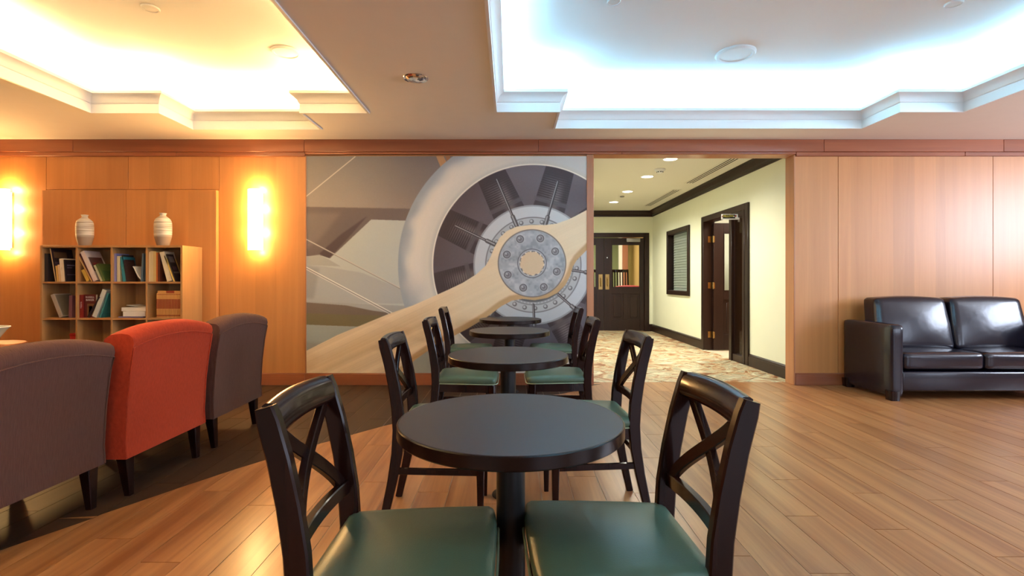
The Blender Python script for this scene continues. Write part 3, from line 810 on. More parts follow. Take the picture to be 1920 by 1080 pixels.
# room seen through the double doors
M['yellow'] = plain('warm_yellow_paint', (.72, .50, .20, 1), .8); M['sage'] = plain('sage_green_paint', (.30, .36, .20, 1), .8)
M['terra'] = plain('terracotta_column', (.36, .15, .09, 1), .7); M['pinkred'] = plain('red_cloth_far', (.55, .05, .07, 1), .7)
struct(obj('wall_beyond_right', bbox(3.56, 3.70, HY+.14, 15.4, 0, HZ), M['yellow'], smooth=False))
struct(obj('wall_beyond_end', bbox(HL-1.5, 3.56, 15.3, 15.4, 0, HZ), M['sage'], smooth=False))
struct(obj('wall_beyond_left', bbox(HL-1.6, HL-1.5, HY+.14, 15.4, 0, HZ), M['sage'], smooth=False))
struct(obj('ceiling_beyond', bbox(HL-1.6, 3.70, HY+.14, 15.4, HZ, HZ+.08), M['hallceil'], smooth=False))
struct(obj('wall_beyond_pier', bbox(3.19, 3.34, 14.4, 14.6, 0, HZ), M['terra'], smooth=False))
struct(obj('wall_beyond_panel', bbox(3.10, 3.19, 14.45, 14.55, 0, HZ), M['white'], smooth=False))
area('beyond_lamp', (2.2, 13.0, HZ-.06), (0, 0, -1), 1.0, 2.0, 70, (1, .86, .6))
def far_chair(x, y, label):
    t = tag(empty('slat_back_chair', (x, y, 0)), label, 'chair')
    for s in (-1, 1):
        bm = bmesh.new(); bar(bm, [(s*.2, 0, 0), (s*.2, -.02, .45), (s*.19, .05, 1.40)], .018, .018, (1, 0, 0)); obj('leg', bm, M['espresso'], t)
        bm = bmesh.new(); bar(bm, [(s*.2, .42, 0), (s*.2, .42, .43)], .018, .018, (1, 0, 0)); obj('leg', bm, M['espresso'], t)
    obj('top_rail', bbox(-.2, .2, .03, .06, 1.33, 1.40, bev=.005), M['espresso'], t)
    for i in range(-2, 3):
        bm = bmesh.new(); bar(bm, [(i*.065, 0, .5), (i*.065, .045, 1.34)], .012, .008, (1, 0, 0)); obj('slat', bm, M['espresso'], t)
    bm = bmesh.new(); pillow(bm, (0, .22, .46), (.21, .21, .035), .03, (0, 0, .01), 6); obj('seat', bm, M['pinkred'], t)
far_chair(2.68, 12.35, 'dark slat-back chair with red seat behind the right glass door')
far_chair(2.22, 12.35, 'dark slat-back chair with red seat behind the left glass door')
t = tag(empty('dining_table', (2.72, 11.95, 0)), 'table with a red cloth runner seen low through the right door pane', 'table')
obj('top', bbox(-.42, .42, -.3, .1, .90, .93, bev=.006), M['espresso'], t); obj('pedestal', bbox(-.05, .05, -.15, -.05, .02, .90), M['espresso'], t); obj('foot', bbox(-.2, .2, -.25, .05, 0, .02), M['espresso'], t)
bm = bmesh.new(); pillow(bm, (0.05, -.1, .965), (.30, .12, .035), .03, (0, 0, .02), 6); c_ = obj('folded_cloth', bm, M['pinkred'], loc=(2.72, 11.95, 0)); tag(c_, 'red folded cloth lying on the table behind the door pane', 'cloth')

# window in the corridor wall
w5 = struct(empty('window_5')); bm = bmesh.new(); f = .085
def fx(a, b_, c_, d, x0=HR-.03, x1=HR+.10): box(bm, x0, x1, a, b_, c_, d, bev=.004, seg=1)
fx(WY0-f, WY0, WZ0-f, WZ1+f); fx(WY1, WY1+f, WZ0-f, WZ1+f); fx(WY0, WY1, WZ0-f, WZ0); fx(WY0, WY1, WZ1, WZ1+f)
obj('window_frame', bm, M['espresso_door'], w5)
obj('glass_pane', bbox(HR+.05, HR+.056, WY0, WY1, WZ0, WZ1), M['glass'], w5, smooth=False)
for i in range(22):
    z = WZ0+.02+i*(WZ1-WZ0-.04)/21
    bm = bmesh.new(); bar(bm, [(HR+.10, WY0, z), (HR+.10, WY1, z)], .022, .0015, (.35, 0, 1)); obj('blind_slat', bm, M['frosted'], w5)
obj('window_backing', bbox(HR+.135, HR+.15, WY0, WY1, WZ0, WZ1), M['frosted'], w5, smooth=False)

# sidelight and open door in the corridor wall
tr = struct(empty('trim_8')); bm = bmesh.new(); e = .09
for (a, b_, z0, z1) in ((DY0-e, DY0, 0, DZ+e), (DY1, DY1+e, 0, DZ+e), (DY0, DY1, DZ, DZ+e)):
    box(bm, HR-.028, HR+.16, a, b_, z0, z1, bev=.004, seg=1)
obj('door_casing', bm, M['espresso_door'], tr)
w6 = struct(empty('window_6')); bm = bmesh.new(); SY = 7.24
box(bm, HR-.035, HR+.05, DY0, DY0+.06, 0, DZ, bev=.004, seg=1); box(bm, HR-.05, HR+.14, SY-.08, SY, 0, DZ, bev=.004, seg=1)
box(bm, HR-.035, HR+.05, DY0+.06, SY-.08, 0, .10, bev=.004, seg=1); box(bm, HR-.03, HR+.05, DY0+.06, SY-.08, DZ-.08, DZ, bev=.004, seg=1)
box(bm, HR-.01, HR+.03, DY0+.06, DY0+.08, .10, DZ-.08); box(bm, HR-.01, HR+.03, SY-.10, SY-.08, .10, DZ-.08)
obj('sidelight_frame', bm, M['espresso_door'], w6)
obj('glass_pane', bbox(HR+.008, HR+.014, DY0+.08, SY-.10, .10, DZ-.08), M['glass'], w6, smooth=False)
d3 = struct(empty('door_3'))
lf = leaf(d3, HR+.12, HR+.12+.98, DY1-.06, DZ-.02, (HR+.28, HR+.90, .96, 1.90), -1)
for z in (.25, 1.05, 1.80):
    bm = bmesh.new(); box(bm, HR+.105, HR+.135, DY1-.068, DY1-.06, z-.05, z+.05); box(bm, HR+.05, HR+.115, DY1-.006, DY1+.001-.004, z-.05, z+.05)
    bm2 = bm; tube(bm2, [(HR+.112, DY1-.062, z-.055), (HR+.112, DY1-.062, z+.055)], .009, 8)
    h_ = obj('hinge', bm2, M['brass'], lf)
# small office behind the open door
M['office'] = plain('pale_office_paint', (.62, .60, .50, 1), .8)
struct(obj('wall_office_end', bbox(HR+.14, 5.2, DY1+.9, DY1+.98, 0, HZ), M['office'], smooth=False))
struct(obj('wall_office_right', bbox(5.2, 5.28, WB+.145, DY1+.98, 0, HZ), M['office'], smooth=False))
struct(obj('ceiling_office', bbox(HR+.14, 5.28, WB+.145, DY1+.98, HZ, HZ+.08), M['hallceil'], smooth=False))
area('office_lamp', (4.2, 7.6, HZ-.05), (0, 0, -1), .6, .6, 60, (1, .95, .82))
# projecting sign above the sidelight
sg = tag(empty('hanging_sign', (HR-.13, 7.0, 2.01)), 'small white and black sign with yellow lettering at the sidelight top', 'sign')
obj('board', bbox(-.125, .125, -.006, .006, -.038, .038, bev=.002, seg=1), M['white'], sg)
obj('black_panel', bbox(-.108, .062, -.008, -.006, -.024, .030), M['rubber'], sg, smooth=False)
obj('red_strip', bbox(.062, .080, -.008, -.006, .002, .022), colour('sign_red', 170, 50, 40), sg, smooth=False)
obj('red_strip', bbox(-.122, -.110, -.008, -.006, -.004, .014), bpy.data.materials['sign_red'], sg, smooth=False)
M['signy'] = plain('sign_yellow', (.75, .66, .06, 1), .5)
text_mesh('lettering', 'YELLOW', .038, M['signy'], sg, (-.036, -.0085, .008), (PI/2, 0, 0))
text_mesh('lettering', '- - - - - -', .016, M['white'], sg, (-.03, -.0085, -.017), (PI/2, 0, 0))
bm = bmesh.new(); lathe(bm, [(0, .001), (.008, .001), (.008, 0)], 16); q = obj('white_dot', bm, M['white'], sg); q.rotation_euler = (PI/2, 0, 0); q.location = (.044, -.008, .004)
obj('bracket', bbox(.105, .13, -.004, .004, -.07, -.038), M['greymetal'], sg)

# corridor ceiling fittings
for i, (y, lb) in enumerate(((6.46, 'lit round downlight nearest the corridor opening'), (7.55, 'lit round downlight beside the corridor smoke detector'), (8.82, 'third lit round downlight along the corridor'), (10.0, 'lit round downlight nearest the double doors'))):
    t = tag(empty('corridor_downlight', (2.04, y, HZ)), lb, 'downlight', 'downlights in the corridor ceiling')
    bm = bmesh.new(); lathe(bm, [(.082, -.001), (.086, -.006), (.098, -.005), (.10, 0)], 32); obj('trim_ring', bm, M['white'], t)
    bm = bmesh.new(); lathe(bm, [(0, -.003), (.083, -.003)], 32); obj('lens', bm, M['lamp_on'], t)
    spot('corridor_downlight_beam', (2.04, y, HZ-.02), 110, (1, .95, .80), 2.7, .8, .07)
t = tag(empty('smoke_detector', (2.08, 7.05, HZ)), 'white smoke detector on the corridor ceiling', 'smoke detector')
bm = bmesh.new(); lathe(bm, [(0.075, 0), (.075, -.012), (.06, -.03), (.045, -.034)], 28); obj('base', bm, M['white2'], t)
bm = bmesh.new(); lathe(bm, [(.045, -.034), (.042, -.05), (.03, -.058), (0, -.06)], 28); obj('sensor_cap', bm, M['white2'], t)
for k in range(8):
    a = 2*PI*k/8; bm = bmesh.new(); box(bm, .043, .0455, -.008, .008, -.048, -.037); v = obj('vent_slot', bm, M['black'], t, smooth=False); v.rotation_euler = (0, 0, a)
disc_fitting('corridor_sprinkler', 2.05, 9.3, HZ, .04, .02, M['greymetal'], 'small grey sprinkler head between the far corridor downlights', 'sprinkler')
for (y0, y1, lb) in ((6.40, 8.05, 'linear ceiling vent with three dark slots near the corridor opening'), (8.64, 10.5, 'linear ceiling vent with dark slots near the double doors')):
    t = tag(empty('linear_vent', (2.84, y0, HZ)), lb, 'vent')
    bm = bmesh.new(); L = y1-y0
    obj('frame', bbox(-.075, .075, 0, L, -.006, 0, bev=.001, seg=1), M['hallceil'], t)
    for k in (-1, 0, 1): obj('slot', bbox(k*.042-.009, k*.042+.009, .02, L-.02, -.0075, -.006), M['black'], t, smooth=False)

# ------------------------------------------------------------------ wall sconces
def sconce(x, label):
    t = tag(empty('wall_sconce', (x, YW, 1.78)), label, 'wall lamp', 'wall sconces on the left wall')
    obj('back_plate', bbox(-.045, .045, -.016, 0, -.30, .30, bev=.003), M['greymetal'], t)
    bm = bmesh.new(); n = 12; hw, sag, y0 = .083, .04, -.075; outer, inner = [], []
    for i in range(n+1):
        s = -1+2*i/n; yy = y0-sag*(1-s*s)
        outer.append((s*hw, yy)); inner.append((s*(hw-.004), yy+.005))
    prism(bm, outer+inner[::-1], -.325, .325)
    obj('glass_shade', bm, M['shade'], t)
    for s in (-1, 1):
        obj('bracket', bbox(-.012, .012, -.10, -.016, s*.31-.006, s*.31+.006), M['greymetal'], t)
    for z in (-.13, .13):
        bm = bmesh.new(); lathe(bm, [(0, -.055), (.014, -.05), (.018, -.02), (.018, .02), (.014, .05), (0, .055)], 16); b_ = obj('bulb', bm, M['bulb'], t); b_.location = (0, -.055, z)
        point('sconce_glow', (x-.055, YW-.055, 1.78+z), 4.0, SCON, .02); point('sconce_glow', (x+.055, YW-.055, 1.78+z), 4.0, SCON, .02)
    for s in (-1, 1): point('sconce_glow', (x, YW-.09, 1.78+s*.345), 2.6 if s < 0 else 6.0, SCON, .02)
    area('sconce_front', (x, YW-.13, 1.78), (0, -1, 0), .16, .62, 21, SCON)
    return t
sconce(-2.72, 'lit half-round wall sconce between the bookcase and the mural')
sconce(-5.42, 'lit half-round wall sconce at the far left edge, left of the bookcase')

# ------------------------------------------------------------------ bookcase
BX0, BX1, BY0, BY1, BZ = -4.735, -3.30, 5.10, 5.425, 1.484
bc = tag(empty('bookcase', ((BX0+BX1)/2, BY1, 0)), 'oak cube bookcase with sixteen square cubbies against the left wall', 'bookcase')
def bpart(name, *a, bev=.001):
    o = obj(name, bbox(*a, bev=bev, seg=1), M['shelf'], bc); o.matrix_parent_inverse = Matrix.Translation((-(BX0+BX1)/2, -BY1, 0)); return o
TH = .022; TI = .019
bpart('side_panel', BX0, BX0+TH, BY0, BY1, 0, BZ); bpart('side_panel', BX1-TH, BX1, BY0, BY1, 0, BZ)
bpart('top_board', BX0+TH, BX1-TH, BY0, BY1, BZ-TH, BZ); bpart('bottom_board', BX0+TH, BX1-TH, BY0, BY1, 0, TH)
bpart('back_board', BX0+TH, BX1-TH, BY1-.006, BY1, TH, BZ-TH)
px_ = (BX1-BX0-TH)/4; pz = (BZ-TH)/4
cx0 = [BX0+TH+i*px_ for i in range(4)]; cwid = px_-TH+.001
for i in range(1, 4): bpart('divider', BX0+TH+i*px_-TI-.001, BX0+TH+i*px_-.001, BY0+.002, BY1-.006, TH, BZ-TH)
zf = [BZ-TH-(k+1)*pz+TH for k in range(4)]            # cubby floors
for k in range(3):
    for i in range(4): bpart('shelf_board', cx0[i], cx0[i]+px_-TI-.001, BY0+.003, BY1-.006, zf[k]-TI, zf[k])

cols = {}
def bmat(rgb):
    if rgb not in cols: cols[rgb] = plain('book_cloth', srgb(*rgb), .5, noise=.12, nscale=25)
    return cols[rgb]
K = 5.13/950       # metres per photo pixel at the spines
def bx_(u): return (u-957)*K
def book(x, zfloor, wid, hgt, rgb, lean=0, depth=.17, y=5.125, label='', page=True, cover=None, board=None, text=None, grp=None, tcol='paper', rz=0):
    """x = left bottom corner of the spine; lean in degrees, + = top to the right"""
    t = empty('book', (x, y, zfloor)); a = math.radians(lean)
    # tilt about the corner that stays on the shelf
    off = -wid*math.sin(a) if False else 0
    t.rotation_euler = (0, a, rz)
    lift = wid*math.sin(a) if a > 0 else 0
    t.location.z = zfloor+lift+.0005
    m = bmat(rgb)
    bm = bmesh.new()
    box(bm, 0, wid, 0, .003, 0, hgt); box(bm, 0, .0025, .003, depth, 0, hgt)
    box(bm, wid-.0025, wid, .003, depth, 0, hgt, mi=1 if board else 0)
    obj('cover', bm, [m, bmat(board)] if board else m, t, smooth=False)
    obj('pages', bbox(.0025, wid-.0025, .003, depth-.004, .003, hgt-.003), M['page'], t, smooth=False)
    tag(t, label, 'book', grp)
    if cover:    # picture on the front board (faces right)
        for (c0, c1, z0, z1, rgb2) in cover:
            obj('cover_print', bbox(wid, wid+.0006, c0*depth, c1*depth, z0*hgt, z1*hgt), bmat(rgb2), t, smooth=False)
    if text:
        text_mesh('spine_lettering', text, wid*.55, M[tcol], t, (wid/2, -.0006, hgt*.55), (PI/2, PI/2, 0), extrude=.0003)
    return t
Z0, Z1, Z2 = zf[0], zf[1], zf[2]
# ---- top row, first cubby
book(bx_(80.6)+.003, Z0, .050, .285, (38, 34, 34), label='thick black binder at the left end of the top left cubby')
def standing(x0, x1, zfl, h, rgb, y, label, prints=(), texts=(), lean=0, name='book', th=.018, grp=None):
    """book or box shown with its front board towards the room"""
    t = empty(name, (x0, y, zfl+.0005)); w_ = x1-x0
    t.rotation_euler = (0, math.radians(lean), 0)
    if lean > 0: t.location.z += w_*math.sin(math.radians(lean))
    bm = bmesh.new(); box(bm, 0, w_, 0, .003, 0, h); box(bm, 0, w_, th-.003, th, 0, h); box(bm, 0, .003, .003, th-.003, 0, h); obj('cover', bm, bmat(rgb), t, smooth=False)
    obj('pages', bbox(.003, w_-.003, .003, th-.003, .003, h-.003), M['page'], t, smooth=False)
    for (a, b_, c_, d, rgb2) in prints: obj('cover_print', bbox(a*w_, b_*w_, -.0008, 0, c_*h, d*h), bmat(rgb2), t, smooth=False)
    for (s, u, v, size, mt) in texts: text_mesh('cover_lettering', s, size, M[mt], t, (u*w_, -.0012, v*h), (PI/2, 0, 0), extrude=.0003)
    tag(t, label, 'book', grp); return t
def leaner(ut, vt, ub, wpx, rgb, label, zfl=None, floor_v=529., y=5.125, depth=.16, **kw):
    """photo points: spine top-left corner (ut,vt) and bottom-left ub on the shelf line"""
    zfl = Z0 if zfl is None else zfl
    dx = (ut-ub)*K; dz = (floor_v-vt)*K; L = math.hypot(dx, dz); a = math.degrees(math.atan2(dx, dz))
    return book(ub*K-957*K, zfl, wpx*K, L, rgb, lean=a, y=y, depth=depth, label=label, **kw)
leaner(94, 467, 104.5, 1.6, (205, 170, 120), 'tall thin book with tan spine and dark maroon cover leaning in the top left cubby', board=(48, 28, 30), depth=.25, cover=[(.1, .7, .72, .9, (110, 78, 50)), (.1, .5, .35, .6, (86, 64, 76)), (.3, .6, .15, .3, (96, 70, 62))])
leaner(104.4, 499.5, 107.4, 3.6, (214, 170, 88), 'short mustard paperback, first of three small ones, top left cubby')
leaner(108.6, 497.5, 111.4, 3.4, (222, 190, 140), 'short cream paperback between two others in the top left cubby')
leaner(111.6, 486, 115.6, 7.0, (232, 216, 184), 'taller cream paperback with dark spine text, top left cubby', text='- -- -', tcol='rubber')
leaner(120, 488, 123.6, 2.2, (26, 26, 34), 'dark navy book with lettered cover leaning at the right of the top left cubby', depth=.13, cover=[(.15, .85, .72, .77, (120, 116, 132)), (.15, .6, .62, .65, (110, 104, 124)), (.1, .9, .30, .33, (96, 90, 106))])
# ---- top row, second cubby
leaner(153, 508, 163, 5.6, (206, 166, 70), 'low yellow paperback at the left of the second top cubby', depth=.12)
leaner(147.4, 483, 172.0, 1.9, (216, 170, 104), 'thin tan book leaning against the big white book, second top cubby')
leaner(148.7, 477.5, 174.2, 1.7, (90, 34, 30), 'thin dark red book squeezed left of the big white book')
leaner(151, 474, 176.0, 7.6, (226, 206, 192), 'large white hardback leaning left with a dark picture on its cover', cover=[(.08, .9, .30, .78, (96, 64, 58)), (.2, .6, .34, .6, (150, 40, 50))], depth=.2)
leaner(176, 499, 189.5, 3.6, (188, 186, 150), 'pale green paperback right of the big white book, second top cubby')
leaner(180, 497, 194.5, 4.4, (84, 104, 52), 'dark green paperback leaning in the second top cubby', cover=[(.1, .9, .1, .6, (60, 90, 50))])
standing(bx_(189), bx_(203)-.002, Z0, .20, (86, 60, 56), 5.33, 'small dark brown book standing at the back of the second top cubby')
# ---- top row, third cubby
book(bx_(209.2)+.002, Z0, 9.4*K, .285, (128, 128, 178), label='thick periwinkle blue hardback at the left of the third top cubby')
book(bx_(219.6)+.003, Z0, 5.2*K, .258, (206, 196, 160), label='cream hardback beside the periwinkle blue one, third top cubby')
leaner(225.8, 483, 231, 5.6, (44, 128, 140), 'teal paperback leaning left in the third top cubby', text='-', tcol='paper')
leaner(228.6, 479, 237.4, 1.7, (50, 42, 38), 'dark brown picture book leaning left beside the teal one, third top cubby', depth=.15, cover=[(.05, .95, .05, .95, (62, 42, 38)), (.3, .8, .7, .85, (96, 66, 58)), (.2, .8, .2, .4, (90, 64, 60))])
# bent magazine
t = tag(empty('magazine', (bx_(247), 5.14, Z0)), 'bent white magazine slumping in the third top cubby', 'magazine')
bm = bmesh.new(); P_ = [(0, .155), (3*K, .13), (8*K, .07), (11*K, .045), (15*K, .02), (18*K, .004)]
path = [(a, b_) for a, b_ in P_]; back = [(a+2.4*K, b_+.002) for a, b_ in P_[::-1]]
vs0 = [bm.verts.new((a, 0, z)) for a, z in path+back]; vs1 = [bm.verts.new((a, .16, z)) for a, z in path+back]
bm.faces.new(vs0); bm.faces.new(vs1[::-1]); n = len(vs0)
for i in range(n): bm.faces.new((vs0[i], vs0[(i+1) % n], vs1[(i+1) % n], vs1[i]))
obj('pages', bm, M['paper'], t, angle=.8)
leaner(267, 476, 264.6, 3.0, (84, 110, 128), 'slim slate blue book standing at the right of the third top cubby')
# ---- top row, fourth cubby
book(bx_(276.2), Z0, 5.6*K, .300, (226, 206, 172), label='cream hardback at the left end of the fourth top cubby')
book(bx_(282.0), Z0, 6.0*K, .308, (204, 186, 140), label='beige hardback second from the left in the fourth top cubby')
book(bx_(288.2), Z0, 5.2*K, .306, (198, 172, 112), label='sand coloured hardback third from the left in the fourth top cubby')
book(bx_(293.5), Z0, 2.8*K, .295, (186, 96, 36), label='orange book beside the sand coloured hardback, fourth top cubby')
book(bx_(296.6), Z0, 4.0*K, .280, (84, 40, 24), label='dark brown book in the middle of the fourth top cubby')
leaner(299.8, 474.5, 313.8, 9.0, (214, 202, 170), 'wide cream book leaning left in the fourth top cubby', depth=.15)
leaner(307.6, 481, 326.3, 2.4, (222, 190, 104), 'thin yellow book leaning left in the fourth top cubby', depth=.15)
leaner(311.5, 478, 329.4, 1.8, (34, 30, 30), 'black picture book leaning right of the thin yellow one, fourth top cubby', depth=.10, cover=[(.1, .8, .7, .92, (100, 96, 98)), (.2, .8, .42, .55, (80, 62, 70)), (.1, .9, .30, .36, (110, 104, 96))])
# ---- second row
FV = 598.5
leaner(95.6, 556, 112, 6.6, (172, 158, 138), 'grey-white hardback leaning left in the left cubby of the second row', Z1, FV, cover=[(.05, .95, .05, .95, (120, 110, 90))], depth=.2)
book(bx_(129.5), Z1, 5.6*K, .225, (122, 78, 86), lean=1.5, label='mauve paperback standing right in the left cubby of the second row')
book(bx_(149.0)+.004, Z1, 6.2*K, .232, (132, 34, 26), label='red hardback with cream spine lettering, second cubby of the second row', text='RUSSELL', tcol='paper')
standing(bx_(156)+.004, bx_(178), Z1, .235, (92, 26, 22), 5.14, 'dark red book facing out with white title letters, second row', [(.25, .85, .08, .60, (120, 84, 50)), (.4, .7, .2, .5, (150, 112, 70))], [('RUSSELL', .5, .88, .024, 'paper'), ('BAKER', .5, .76, .028, 'paper')], th=.03)
leaner(186, 560, 164.0, 3.2, (34, 24, 28), 'thin black book leaning right in the second cubby of the second row', Z1, FV)
leaner(193, 547.5, 173.5, 8.3, (204, 212, 204), 'white hardback leaning right in the second cubby of the second row', Z1, FV)
leaner(201.8, 553, 186.5, 3.0, (56, 138, 142), 'teal book leaning right against the divider, second row', Z1, FV, depth=.15)
# papers lying in the third cubby
def sheets(x0, x1, y0, y1, z, th, mat, label, name='paper_stack', curl=0):
    t = tag(empty(name, (x0, y0, z)), label, 'papers')
    n = 10; bm = bmesh.new(); A = []
    for i in range(n+1):
        u = i/n; A.append([(u*(x1-x0), 0, curl*(1-u)**2), (u*(x1-x0), y1-y0, curl*(1-u)**2)])
    rows = [[bm.verts.new((p[0], p[1], p[2]+h)) for p in a for h in (0, th)] for a in A]
    for a, b_ in zip(rows[:-1], rows[1:]):
        bm.faces.new((a[0], b_[0], b_[1], a[1])); bm.faces.new((a[2], a[3], b_[3], b_[2])); bm.faces.new((a[1], b_[1], b_[3], a[3])); bm.faces.new((a[0], a[2], b_[2], b_[0]))
    bm.faces.new((rows[0][0], rows[0][1], rows[0][3], rows[0][2])); bm.faces.new((rows[-1][0], rows[-1][2], rows[-1][3], rows[-1][1]))
    obj('sheets', bm, mat, t, angle=.5); return t
M['folder'] = plain('lilac_folder', srgb(120, 116, 160), .5)
sheets(bx_(221)+.005, bx_(268), 5.13, 5.36, Z1+.001, .012, M['folder'], 'lilac folder at the bottom of the paper stack in the second row')
sheets(bx_(232), bx_(274)-.004, 5.12, 5.34, Z1+.014, .050, M['paper'], 'white paper stack lying on the lilac folder')
sheets(bx_(223.5), bx_(272), 5.16, 5.38, Z1+.065, .038, M['paper'], 'upper white paper stack, set further left on the other papers')
sheets(bx_(230), bx_(273)-.003, 5.18, 5.36, Z1+.104, .003, M['paper'], 'loose curling sheet on top of the paper stack', 'paper_sheet', curl=.02)
# matching set of volumes in the fourth cubby
M['vol_red'] = plain('volume_red', srgb(150, 62, 34), .5); M['vol_tan'] = plain('volume_tan', srgb(208, 152, 84), .5)
vol = None; vx0 = bx_(294.5); vx1 = bx_(343.8)-.024; NV = 16; vw = (vx1-vx0)/NV; VH = .248
for i in range(NV):
    lb = ''
    if vol is None:
        vol = empty('set_volume', (vx0, 5.12, Z1+.0005))
        bm = bmesh.new(); box(bm, .0006, vw-.0006, 0, .16, 0, VH, bev=.0018, seg=1); obj('binding', bm, M['vol_tan'], vol)
        for (a, b_) in ((.06, .12), (.37, .76)):
            obj('spine_band', bbox(.0022, vw-.0022, -.0008, 0, a*VH, b_*VH), M['vol_red'], vol, smooth=False)
        obj('spine_band', bbox(.0022, vw-.0022, -.0008, 0, .94*VH, .965*VH), M['vol_red'], vol, smooth=False)
        v = vol
    else:
        v = copy_tree(vol); v.location.x = vx0+i*vw
    if i == 0: lb = 'leftmost volume of the matching red and tan set in the second row'
    elif i == NV-1: lb = 'rightmost volume of the matching red and tan set in the second row'
    else: lb = ['', 'second', 'third', 'fourth', 'fifth', 'sixth', 'seventh', 'eighth', 'ninth', 'tenth', 'eleventh', 'twelfth', 'thirteenth', 'fourteenth', 'fifteenth'][i]+' volume from the left in the matching red and tan set'
    tag(v, lb, 'book', 'matching set of red and tan volumes')
for k, (a, b_, c1) in enumerate(((296, 312, 'vol_tan'), (312.3, 327, 'vol_red'), (327.3, 342.5, 'vol_tan'))):
    t = tag(empty('flat_book', (bx_(a), 5.125, Z1+VH+.001)), ['small tan book lying left on top of the volume set', 'small red book lying in the middle on top of the volume set', 'small tan book lying right on top of the volume set'][k], 'book')
    w_ = min(bx_(b_), BX1-TH-.003)-bx_(a)
    bm = bmesh.new(); box(bm, 0, w_, 0, .12, 0, .003); box(bm, 0, w_, 0, .12, .021, .024); box(bm, 0, w_, 0, .003, .003, .021)
    obj('cover', bm, M[c1], t, smooth=False); obj('pages', bbox(.002, w_-.002, .003, .118, .003, .021), M['page'], t, smooth=False)
# red box in the third row
t = tag(empty('red_box', (bx_(125), 5.16, Z2+.0005)), 'red rounded box in the left cubby of the third row', 'box')
bm = bmesh.new(); box(bm, 0, .12, 0, .14, 0, .19, bev=.012); obj('body', bm, colour('box_red', 176, 24, 20), t)
bm = bmesh.new(); box(bm, -.003, .123, -.003, .143, .17, .205, bev=.012); obj('lid', bm, bpy.data.materials['box_red'], t)

# vases on top
def vase(x, y, s, label):
    pr = [(0, 0), (.058, 0), (.062, .004), (.074, .04), (.087, .085), (.0905, .11), (.0915, .15), (.0915, .20), (.088, .235), (.078, .258), (.058, .275), (.036, .288), (.031, .296), (.030, .306), (.036, .316), (.039, .320), (.036, .322), (.028, .312), (.026, .29), (0, .28)]
    pr2 = []
    for i, (r, z) in enumerate(pr): pr2.append((r*s*.83, z*s))
    bm = bmesh.new(); lathe(bm, pr2, 48)
    o = obj('vase', bm, M['pottery'], loc=(x, y, BZ+.0005), angle=1.2); tag(o, label, 'vase'); return o
vase(-4.385, 5.22, 1.0, 'banded cream pottery vase at the left on top of the bookcase')
vase(-3.565, 5.20, 1.05, 'banded cream pottery vase at the right on top of the bookcase')

